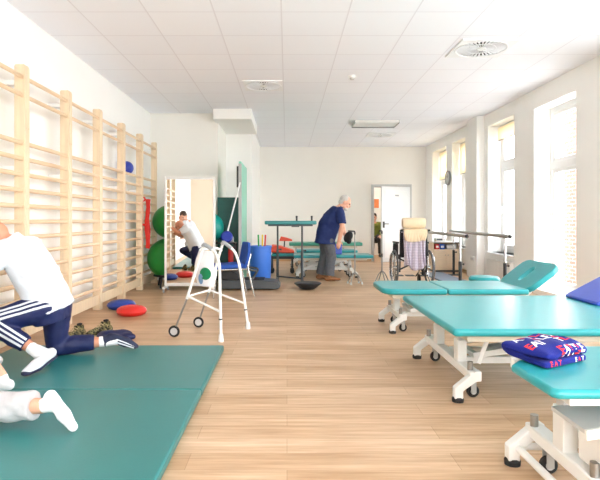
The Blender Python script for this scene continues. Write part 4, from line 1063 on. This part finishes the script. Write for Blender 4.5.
def strip(target, loc, A, Bp, out, off, w, name, m, taper=1.0, n=14, dist=.3):
    dg = bpy.context.evaluated_depsgraph_get(); bvh = BVHTree.FromObject(target, dg); A, Bp, loc = V(A) - V(loc), V(Bp) - V(loc), V(loc)
    ax = (Bp - A).normalized(); out = V(out); out = (out - ax * out.dot(ax)).normalized(); lt = ax.cross(out)
    top = []; bm = bmesh.new(); rows = []
    for i in range(n + 1):
        q = i / n; c = A.lerp(Bp, q); k = 1 + (taper - 1) * q; row = []
        for e in (-.5, 0, .5):
            p = c + lt * (off * k + e * w)
            h = bvh.ray_cast(p + out * dist, -out, dist * 1.2)
            if h[0] is None: row = None; break
            row.append((h[0] + h[1] * .0035, h[0] - h[1] * .004))
        if row: rows.append(row)
    if len(rows) < 2: bm.free(); return
    R = [[bm.verts.new(p) for p in (r[0][0], r[1][0], r[2][0], r[2][1], r[1][1], r[0][1])] for r in rows]
    for a_, b_ in zip(R[:-1], R[1:]):
        for k in range(6): bm.faces.new((a_[k], a_[(k + 1) % 6], b_[(k + 1) % 6], b_[k]))
    bm.faces.new(R[0][::-1]); bm.faces.new(R[-1]); bmesh.ops.recalc_face_normals(bm, faces=bm.faces)
    me = bpy.data.meshes.new(name); bm.to_mesh(me); bm.free(); link(name, me, m, target)

# --- kneeling man ---------------------------------------------------------
loc = (-1.74, 3.95, MT); t = thing('person', 'kneeling man in white tee shirt and navy striped track trousers', 'person', loc)
J = dict(shL=(-1.97, 3.73, .885), elL=(-2.10, 3.69, .715), wrL=(-2.265, 3.86, .80), shR=(-1.96, 4.09, .90), elR=(-2.12, 4.16, .80), wrR=(-2.275, 4.16, .935),
         hipL=(-1.755, 3.87, .455), knL=(-2.075, 3.72, .375), anL=(-1.765, 3.74, .175), heL=(-1.655, 3.755, .15), toL=(-1.715, 3.51, .083),
         hipR=(-1.745, 4.06, .44), knR=(-1.765, 4.08, .122), anR=(-1.425, 4.17, .135), heR=(-1.375, 4.18, .165), toR=(-1.20, 4.23, .083))
lat = (0, 1, 0)
TOR = [((-1.745, 3.96, .40), .155, .12), ((-1.765, 3.96, .48), .16, .128), ((-1.815, 3.95, .60), .162, .128), ((-1.87, 3.94, .72), .17, .125), ((-1.935, 3.92, .83), .175, .11), ((-1.985, 3.91, .90), .15, .09), ((-2.02, 3.90, .945), .08, .06)]
mb = MB(); loft(mb, TOR, lat)
hc, hf, hu = V((-2.125, 3.875, .965)), (-.85, -.1, -.45), (-.45, 0, .85)
B_ = head(mb, hc, hf, hu); mb.limb((-1.99, 3.91, .92), hc + V((.03, 0, -.01)), .066, .058)
for s in 'LR':
    mb.limb((-2.0, 3.91, .91), J['sh' + s], .06, .06); arm(mb, J, s, 1.05); leg(mb, J, s); foot_skin(mb, J, s)
hand(mb, J['wrL'], (-.75, .2, .3), (0, 0, -1), (0, .8, .1), .75); hand(mb, J['wrR'], (-.75, .05, .25), (0, 0, -1), (0, -.8, .1), .75)
pfinish('body', mb, .0075, 'skin_tan', t, loc, 4)
eyes(t, hc, B_, loc)
mb = MB(); TS = [((-1.742, 3.965, .415), .165, .138)] + [(p, w, d) for p, w, d in TOR[1:6]]
loft(mb, TS, lat, .022); mb.limb((-1.975, 3.91, .895), (-2.035, 3.90, .965), .095, .078, flat=(0, 1))
for s in 'LR':
    mb.limb((-1.985, 3.91, .895), J['sh' + s], .078, .078); sh, el = V(J['sh' + s]), V(J['el' + s]); mb.limb(sh, sh.lerp(el, .8), .078, .068, flat=(0, 1))
pfinish('shirt', mb, .009, 'tee_white', t, loc, 5, .009, 9)
mb = MB(); loft(mb, [((-1.735, 3.965, .345), .145, .1)] + TOR[:3], lat, .014)
leg(mb, J, 'L', 1, .02, (.8, .062)); leg(mb, J, 'R', 1, .018, (.8, .062))
trs = pfinish('trousers', mb, .009, 'navy', t, loc, 5, .007, 11)
bpy.context.view_layer.update()
for o_ in (-.034, 0, .034):
    strip(trs, loc, V(J['hipL']) + V((.06, 0, .03)), J['knL'], (.0, -1, .42), o_, .015, 'side_stripe', 'white_shoe', .8)
    strip(trs, loc, V(J['knL']) + V((.0, 0, .0)), V(J['knL']).lerp(V(J['anL']), .78), (.1, -1, .45), o_, .014, 'side_stripe', 'white_shoe', .8)
for s, sd, up in (('L', (1, .2, 0), (0, 0, 1)), ('R', (.1, 1, 0), (.5, 0, 1))):
    an, he, to_ = V(J['an' + s]), V(J['he' + s]), V(J['to' + s])
    mb = MB(); mb.limb(V(J['kn' + s]).lerp(an, .9), he.lerp(to_, .3), .043, .038, flat=(1, 0)); pfinish('sock', mb, .006, 'sock', t, loc, 3)
    sho = pfinish('shoe', footwear(J, s, sd, up, (.037, .041, .028), .044), .0065, 'white_shoe' if s == 'L' else 'navy_shoe', t, loc, 4)
    bpy.context.view_layer.update()
    if s == 'R':
        for o_ in (-.02, .0, .02): strip(sho, loc, he.lerp(to_, .25) + V((0, 0, .0)), to_, (.1, -1, .35), o_, .008, 'shoe_stripe', 'white_shoe', .7, 10)
    mb = MB(); dn = V((0, .12, -.03)) if s == 'L' else V((0, 0, 0))
    if s == 'L':
        mb.limb(he + V((.015, .005, -.028)), he.lerp(to_, .6) + V((.0, .0, -.026)), .026, .034, side=sd, su=1.25, sv=.35); mb.limb(he.lerp(to_, .6) + V((0, 0, -.026)), to_ + V((0, -.01, -.006)), .034, .026, side=sd, su=1.2, sv=.7)
    else:
        mb.limb(he + V((.015, 0, .02)), he.lerp(to_, .6) + V((.018, 0, .022)), .03, .036, side=sd, su=1.15, sv=.4); mb.limb(he.lerp(to_, .6) + V((.018, 0, .022)), to_ + V((.014, 0, .004)), .036, .026, side=sd, su=1.1, sv=.5)
    pfinish('shoe_sole', mb, .0065, 'navy_shoe', t, loc, 3)

t.location.x -= .03
# --- therapist (leg in the frame, the rest left of it; shows in the mirror) --
loc = (-1.78, 2.95, MT); t = thing('person', 'kneeling helper in white top, grey sweatpants and white socks at left edge', 'person', loc)
J = dict(shL=(-2.02, 2.96, 1.0), elL=(-1.98, 3.0, .74), wrL=(-2.12, 3.2, .66), shR=(-2.1, 3.27, 1.02), elR=(-2.13, 3.44, .86), wrR=(-2.16, 3.53, 1.07),
         hipL=(-1.80, 2.80, .50), knL=(-1.68, 2.70, .14), anL=(-1.225, 2.64, .165), heL=(-1.185, 2.63, .215), toL=(-1.06, 2.60, .075),
         hipR=(-1.82, 3.02, .52), knR=(-2.05, 3.2, .52), anR=(-1.745, 3.2, .15), heR=(-1.695, 3.2, .095), toR=(-1.905, 3.2, .082))
lat = (-.5, .9, 0)
TOR = [((-1.79, 2.92, .42), .16, .115), ((-1.81, 2.93, .52), .16, .115), ((-1.87, 2.98, .66), .15, .105), ((-1.95, 3.03, .8), .165, .11), ((-2.02, 3.08, .93), .18, .11), ((-2.07, 3.115, 1.03), .14, .085), ((-2.09, 3.13, 1.09), .07, .06)]
mb = MB(); loft(mb, TOR, lat); hc, hf, hu = V((-2.15, 3.19, 1.19)), (-.3, .85, -.5), (-.2, .45, .85)
B_ = head(mb, hc, hf, hu); mb.limb((-2.07, 3.12, 1.05), hc + V((.01, -.02, -.03)), .06, .054)
for s in 'LR':
    mb.limb((-2.07, 3.11, 1.03), J['sh' + s], .055, .06); arm(mb, J, s); leg(mb, J, s); foot_skin(mb, J, s)
hand(mb, J['wrL'], (-.8, .5, -.1), (0, 0, -1), (.4, .6, .2), .4); hand(mb, J['wrR'], (-.2, .3, .9), (0, 1, 0), (.8, 0, .1), .4)
pfinish('body', mb, .008, 'skin', t, loc, 4); eyes(t, hc, B_, loc)
mb = MB(); mb.ell(hc + B_ @ V((-.018, 0, .05)), (.102, .088, .09), B_); mb.ell(hc + B_ @ V((-.05, 0, -.01)), (.066, .082, .08), B_)
pfinish('hair', mb, .008, 'hair_dark', t, loc, 3, .005, 60)
mb = MB(); loft(mb, TOR[:6], lat, .02); mb.limb((-2.06, 3.11, 1.02), (-2.1, 3.14, 1.1), .074, .062, flat=(0, 1))
for s in 'LR':
    mb.limb((-2.06, 3.11, 1.015), J['sh' + s], .072, .074); sh, el = V(J['sh' + s]), V(J['el' + s]); mb.limb(sh, sh.lerp(el, .7), .074, .064, flat=(0, 1))
pfinish('shirt', mb, .01, 'tee_white', t, loc, 5, .008, 9)
mb = MB(); loft(mb, [((-1.79, 2.92, .36), .14, .1)] + TOR[:3], lat, .014); leg(mb, J, 'L', 1, .02, (.9, .072)); leg(mb, J, 'R', 1, .02, (.86, .066))
pfinish('sweatpants', mb, .009, 'sweat_grey', t, loc, 4, .009, 14)
for s, sd in (('L', (.2, 1, 0)), ('R', (0, 1, 0))):
    an = V(J['an' + s]); pfinish('sock', footwear(J, s, sd, (0, 0, 1), (.034, .038, .026), .038), .006, 'sock', t, loc, 4, .002, 40)

# --- standing man -----------------------------------------------------------
loc = (.75, 9.6, 0); t = thing('person', 'standing grey haired man in blue tee shirt bending over the tables', 'person', loc)
J = dict(shL=(.955, 9.77, 1.25), elL=(1.02, 9.80, 1.0), wrL=(1.08, 9.73, .82), shR=(.945, 9.40, 1.25), elR=(.985, 9.33, .99), wrR=(.925, 9.32, .735),
         hipL=(.70, 9.665, .80), knL=(.70, 9.72, .46), anL=(.62, 9.74, .09), heL=(.57, 9.74, .045), toL=(.80, 9.72, .035),
         hipR=(.73, 9.535, .80), knR=(.80, 9.49, .46), anR=(.76, 9.47, .09), heR=(.71, 9.475, .045), toR=(.94, 9.46, .035))
lat = (0, 1, 0)
TOR = [((.70, 9.6, .74), .175, .155), ((.725, 9.6, .86), .175, .165), ((.77, 9.6, 1.0), .18, .175), ((.83, 9.59, 1.12), .185, .16), ((.90, 9.585, 1.22), .185, .135), ((.95, 9.585, 1.29), .15, .1), ((.985, 9.585, 1.335), .075, .065)]
mb = MB(); loft(mb, TOR, lat); hc, hf, hu = V((1.055, 9.585, 1.415)), (.86, -.1, -.5), (.5, 0, .86)
B_ = head(mb, hc, hf, hu, 1.02); mb.limb((.95, 9.585, 1.29), hc + V((-.03, 0, -.02)), .066, .06)
for s in 'LR':
    mb.limb((.94, 9.585, 1.28), J['sh' + s], .062, .066); arm(mb, J, s, 1.12); leg(mb, J, s, 1.05); foot_skin(mb, J, s)
hand(mb, J['wrR'], (-.12, .02, -1), (.1, 1, 0), (.9, .1, 0), .35); hand(mb, J['wrL'], (.5, .1, -.8), (0, -1, 0), (.8, 0, .5), .5)
pfinish('body', mb, .008, 'skin', t, loc, 4); eyes(t, hc, B_, loc, 1.02)
mb = MB(); mb.ell(hc + B_ @ V((-.026, 0, .045)), (.098, .087, .086), B_); mb.ell(hc + B_ @ V((-.055, 0, -.01)), (.06, .08, .07), B_)
pfinish('hair', mb, .008, 'hair_grey', t, loc, 3, .004, 60)
mb = MB(); mb.ell(hc + B_ @ V((.06, 0, -.09)), (.05, .058, .035), B_); pfinish('beard', mb, .008, 'hair_grey', t, loc, 2, .004, 60)
mb = MB(); loft(mb, [((.695, 9.6, .67), .205, .18)] + TOR[:6], lat, .022); mb.limb((.945, 9.585, 1.28), (.99, 9.585, 1.345), .078, .07, flat=(0, 1))
for s in 'LR':
    mb.limb((.94, 9.585, 1.275), J['sh' + s], .078, .082); sh, el = V(J['sh' + s]), V(J['el' + s]); mb.limb(sh, sh.lerp(el, .85), .082, .078, flat=(0, 1))
pfinish('shirt', mb, .01, 'blue_tee', t, loc, 5, .01, 8)
mb = MB(); loft(mb, [((.70, 9.6, .68), .15, .12)] + TOR[:2], lat, .008)
for s in 'LR': leg(mb, J, s, 1.18, .016, (.98, .088))
pfinish('trousers', mb, .01, 'jeans', t, loc, 5, .012, 12)
for s in 'LR':
    pfinish('shoe', footwear(J, s, (0, 1, 0), (0, 0, 1), (.04, .043, .032), .048), .008, 'brown_shoe', t, loc, 4)
m = MB(); m.ell((0, 0, 0), (.075, .055, .11), Matrix.Rotation(.5, 3, 'Y')).ell((.01, .0, -.06), (.05, .05, .07))
o = m.build('bundle', 'blackcloth', None); o.location = (1.125, 9.64, .79); tag(o, 'black rounded bundle held in the standing man\'s far hand', 'bundle')

# --- person waiting in the corridor -----------------------------------------
loc = (2.62, 15.75, 0)
c_ = thing('waiting_chair', 'dark chair in the corridor behind the ajar door', 'chair', (2.62, 15.85, 0))
MB().prism(rrect(-.22, .22, -.22, .22, .04), .41, .45).build('seat', 'dkcloth', c_, .01); MB().b2(-.21, .21, .2, .235, .45, .85).build('backrest', 'dkcloth', c_, .01)
for sx in (-.2, .2):
    for sy in (-.2, .2): MB().cyl((sx, sy, 0), (sx, sy, .42), .012).build('leg', 'steel_dull', c_)
t = thing('person', 'person in olive green top seated in the corridor past the ajar door', 'person', loc)
J = dict(shL=(2.81, 15.82, .97), elL=(2.86, 15.72, .72), wrL=(2.74, 15.5, .62), shR=(2.45, 15.82, .97), elR=(2.40, 15.72, .72), wrR=(2.50, 15.5, .62),
         hipL=(2.72, 15.84, .575), knL=(2.74, 15.42, .52), anL=(2.74, 15.44, .09), heL=(2.74, 15.5, .045), toL=(2.75, 15.27, .035),
         hipR=(2.52, 15.84, .575), knR=(2.50, 15.42, .52), anR=(2.50, 15.44, .09), heR=(2.50, 15.5, .045), toR=(2.49, 15.27, .035))
TOR = [((2.62, 15.84, .54), .17, .11), ((2.62, 15.86, .65), .16, .11), ((2.62, 15.86, .8), .165, .11), ((2.62, 15.84, .93), .17, .1), ((2.62, 15.83, 1.01), .12, .08), ((2.62, 15.82, 1.05), .07, .06)]
lat = (1, 0, 0); mb = MB(); loft(mb, TOR, lat); hc = V((2.61, 15.79, 1.18)); B_ = head(mb, hc, (-.2, -1, -.1), (0, 0, 1)); mb.limb((2.62, 15.83, 1.0), hc + V((0, .03, -.05)), .058, .052)
for s in 'LR':
    mb.limb((2.62, 15.83, .99), J['sh' + s], .05, .055); arm(mb, J, s); leg(mb, J, s); foot_skin(mb, J, s); hand(mb, J['wr' + s], (0, -1, -.15), (0, 0, -1), (-1 if s == 'L' else 1, 0, 0), .2)
pfinish('body', mb, .009, 'skin', t, loc, 4); eyes(t, hc, B_, loc)
mb = MB(); mb.ell(hc + B_ @ V((-.018, 0, .05)), (.104, .09, .09), B_); mb.ell(hc + B_ @ V((-.05, 0, -.02)), (.066, .084, .09), B_); pfinish('hair', mb, .01, 'hair_dark', t, loc, 3, .005, 50)
mb = MB(); loft(mb, TOR[:5], lat, .02)
for s in 'LR':
    mb.limb((2.62, 15.83, .98), J['sh' + s], .07, .074); mb.limb(J['sh' + s], J['el' + s], .074, .06); mb.limb(J['el' + s], V(J['el' + s]).lerp(V(J['wr' + s]), .95), .06, .045, flat=(0, 1))
pfinish('jumper', mb, .011, 'olive', t, loc, 4, .007, 10)
mb = MB(); loft(mb, TOR[:2], lat, .012)
for s in 'LR': leg(mb, J, s, 1, .02, (.95, .06))
pfinish('trousers', mb, .011, 'dkcloth', t, loc, 4, .006, 12)
for s in 'LR': pfinish('shoe', footwear(J, s, (1, 0, 0), (0, 0, 1), (.04, .043, .032), .046), .009, 'black', t, loc, 3)
t = thing('wall_picture', 'orange print on the corridor wall past the ajar door', 'picture', (2.78, YB + 2.6, 1.62))
MB().b2(-.15, .15, -.02, 0, -.17, .17).build('picture_frame', 'trim', t, .003); MB().b2(-.12, .12, -.024, -.02, -.14, .14).build('print', 'poster', t)

# --- hiking shoes and navy cloth behind the kneeling man ---------------------
def shoe_pair(x, y, rz, lab):
    t = thing('hiking_shoe', lab, 'shoe', (x, y, 0), rz, 'pair of mottled shoes behind the kneeling man')
    J = dict(anS=(-.055, 0, .12), heS=(-.095, 0, .05), toS=(.12, 0, .045))
    up = pfinish('upper', footwear(J, 'S', (0, 1, 0), (0, 0, 1), (.04, .046, .036), .046, .95), .006, 'camo', t, (0, 0, 0), 3, .003, 30)
    out = []
    for k in range(28):
        q = 2 * PI * k / 28; out.append((.015 + .155 * math.cos(q), (.047 + .008 * math.cos(q)) * math.sin(q)))
    MB().prism(out, 0, .024).build('sole', 'sole_tan', t, .006)
    m = MB()
    for k in range(4): m.tube([(-.005 + .024 * k, -.03, .105 - .013 * k), (.005 + .024 * k, 0, .118 - .014 * k), (-.005 + .024 * k, .03, .105 - .013 * k)], .004, 6)
    m.build('laces', 'sole_tan', t)
    MB().ell((-.062, 0, .137), (.03, .022, .01)).build('opening', 'blackcloth', t)
    return t
shoe_pair(-1.94, 4.80, -1.9, 'mottled hiking shoe nearer the kneeling man, left of its pair'); shoe_pair(-1.77, 4.99, -2.1, 'mottled hiking shoe on the right of its pair, toe up against the navy cloth')
m = MB()
for (c, r, ry) in (((0, 0, .03), (.16, .1, .035), 0), ((.07, .03, .05), (.1, .07, .03), .1), ((-.06, .02, .045), (.09, .08, .032), -.1), ((.14, -.02, .035), (.07, .06, .03), .2)):
    m.ell(c, r, Matrix.Rotation(ry, 3, 'Y'))
me = remeshed(m, .008, 4); 
for v in me.vertices: v.co += v.normal * .008 * noise.noise(v.co * 16); v.co.z = max(v.co.z, 0.0)
o = link('folded_garment', me, 'navy', None); o.location = (-1.60, 4.84, .003); tag(o, 'crumpled navy garment on the floor behind the kneeling man\'s foot', 'clothing')

t = thing('ceiling_light', 'unseen light added to brighten the corridor past the ajar door', 'ceiling light', (2.4, 15.3, ZC))
MB().b2(-.3, .3, -.3, .3, -.03, 0).build('housing', 'white_steel', t); MB().b2(-.27, .27, -.27, .27, -.036, -.03).build('diffuser', 'lamp', t)  # glowing panel added to lighten the corridor; no fitting is visible there
# ------------------------------------------------------------------ daylight, camera, view
w = bpy.data.worlds.new('daylight'); SC.world = w; w.use_nodes = True
N = w.node_tree.nodes; L = w.node_tree.links; bg = N['Background']
tc = N.new('ShaderNodeTexCoord'); sx = N.new('ShaderNodeSeparateXYZ'); rp = N.new('ShaderNodeValToRGB')
L.new(tc.outputs['Generated'], sx.inputs[0])
mr = N.new('ShaderNodeMapRange'); mr.inputs['From Min'].default_value = -1; mr.inputs['From Max'].default_value = 1
L.new(sx.outputs['Z'], mr.inputs['Value']); L.new(mr.outputs['Result'], rp.inputs['Fac'])
e = rp.color_ramp.elements; e[0].position = .46; e[0].color = (.42, .42, .42, 1); e[1].position = .5; e[1].color = (.985, .98, 1.0, 1)
x = e.new(1.0); x.color = (.44, .48, .55, 1)
L.new(rp.outputs['Color'], bg.inputs['Color']); bg.inputs['Strength'].default_value = 6.0
def portal(n, loc, rot, sx_, sy_):
    l = bpy.data.lights.new(n, 'AREA'); l.shape = 'RECTANGLE'; l.size = sx_; l.size_y = sy_; l.cycles.is_portal = True
    o = bpy.data.objects.new(n, l); COL.objects.link(o); o.location = loc; o.rotation_euler = rot
for i, (a, b, z0, z1) in enumerate(WINS): portal('window_light', (WR + .36, (a + b) / 2, (z0 + z1) / 2), (0, PI / 2, 0), z1 - z0, b - a)
portal('window_light', (1.55, YF - .21, 1.6), (PI / 2, 0, 0), 3.9, 2.6)
cam = bpy.data.cameras.new('camera'); co = bpy.data.objects.new('camera', cam); COL.objects.link(co); SC.camera = co
co.location = (0, 0, 1.1); co.rotation_euler = (PI / 2, 0, 0)
cam.sensor_fit = 'HORIZONTAL'; cam.sensor_width = 36; cam.lens = 36 * 525 / 600; cam.clip_start = .05
cam.shift_x = (300 - 287) / 600; cam.shift_y = -(240 - 220) / 600
SC.view_settings.view_transform = 'Standard'; SC.view_settings.look = 'None'; SC.view_settings.gamma = 1; SC.view_settings.use_curve_mapping = False
SC.view_settings.exposure = EXPO
cy = SC.cycles
cy.max_bounces = 14; cy.diffuse_bounces = 8; cy.glossy_bounces = 5; cy.transparent_max_bounces = 24; cy.caustics_reflective = False; cy.caustics_refractive = False
cy.sample_clamp_indirect = 12
cy.use_denoising = True
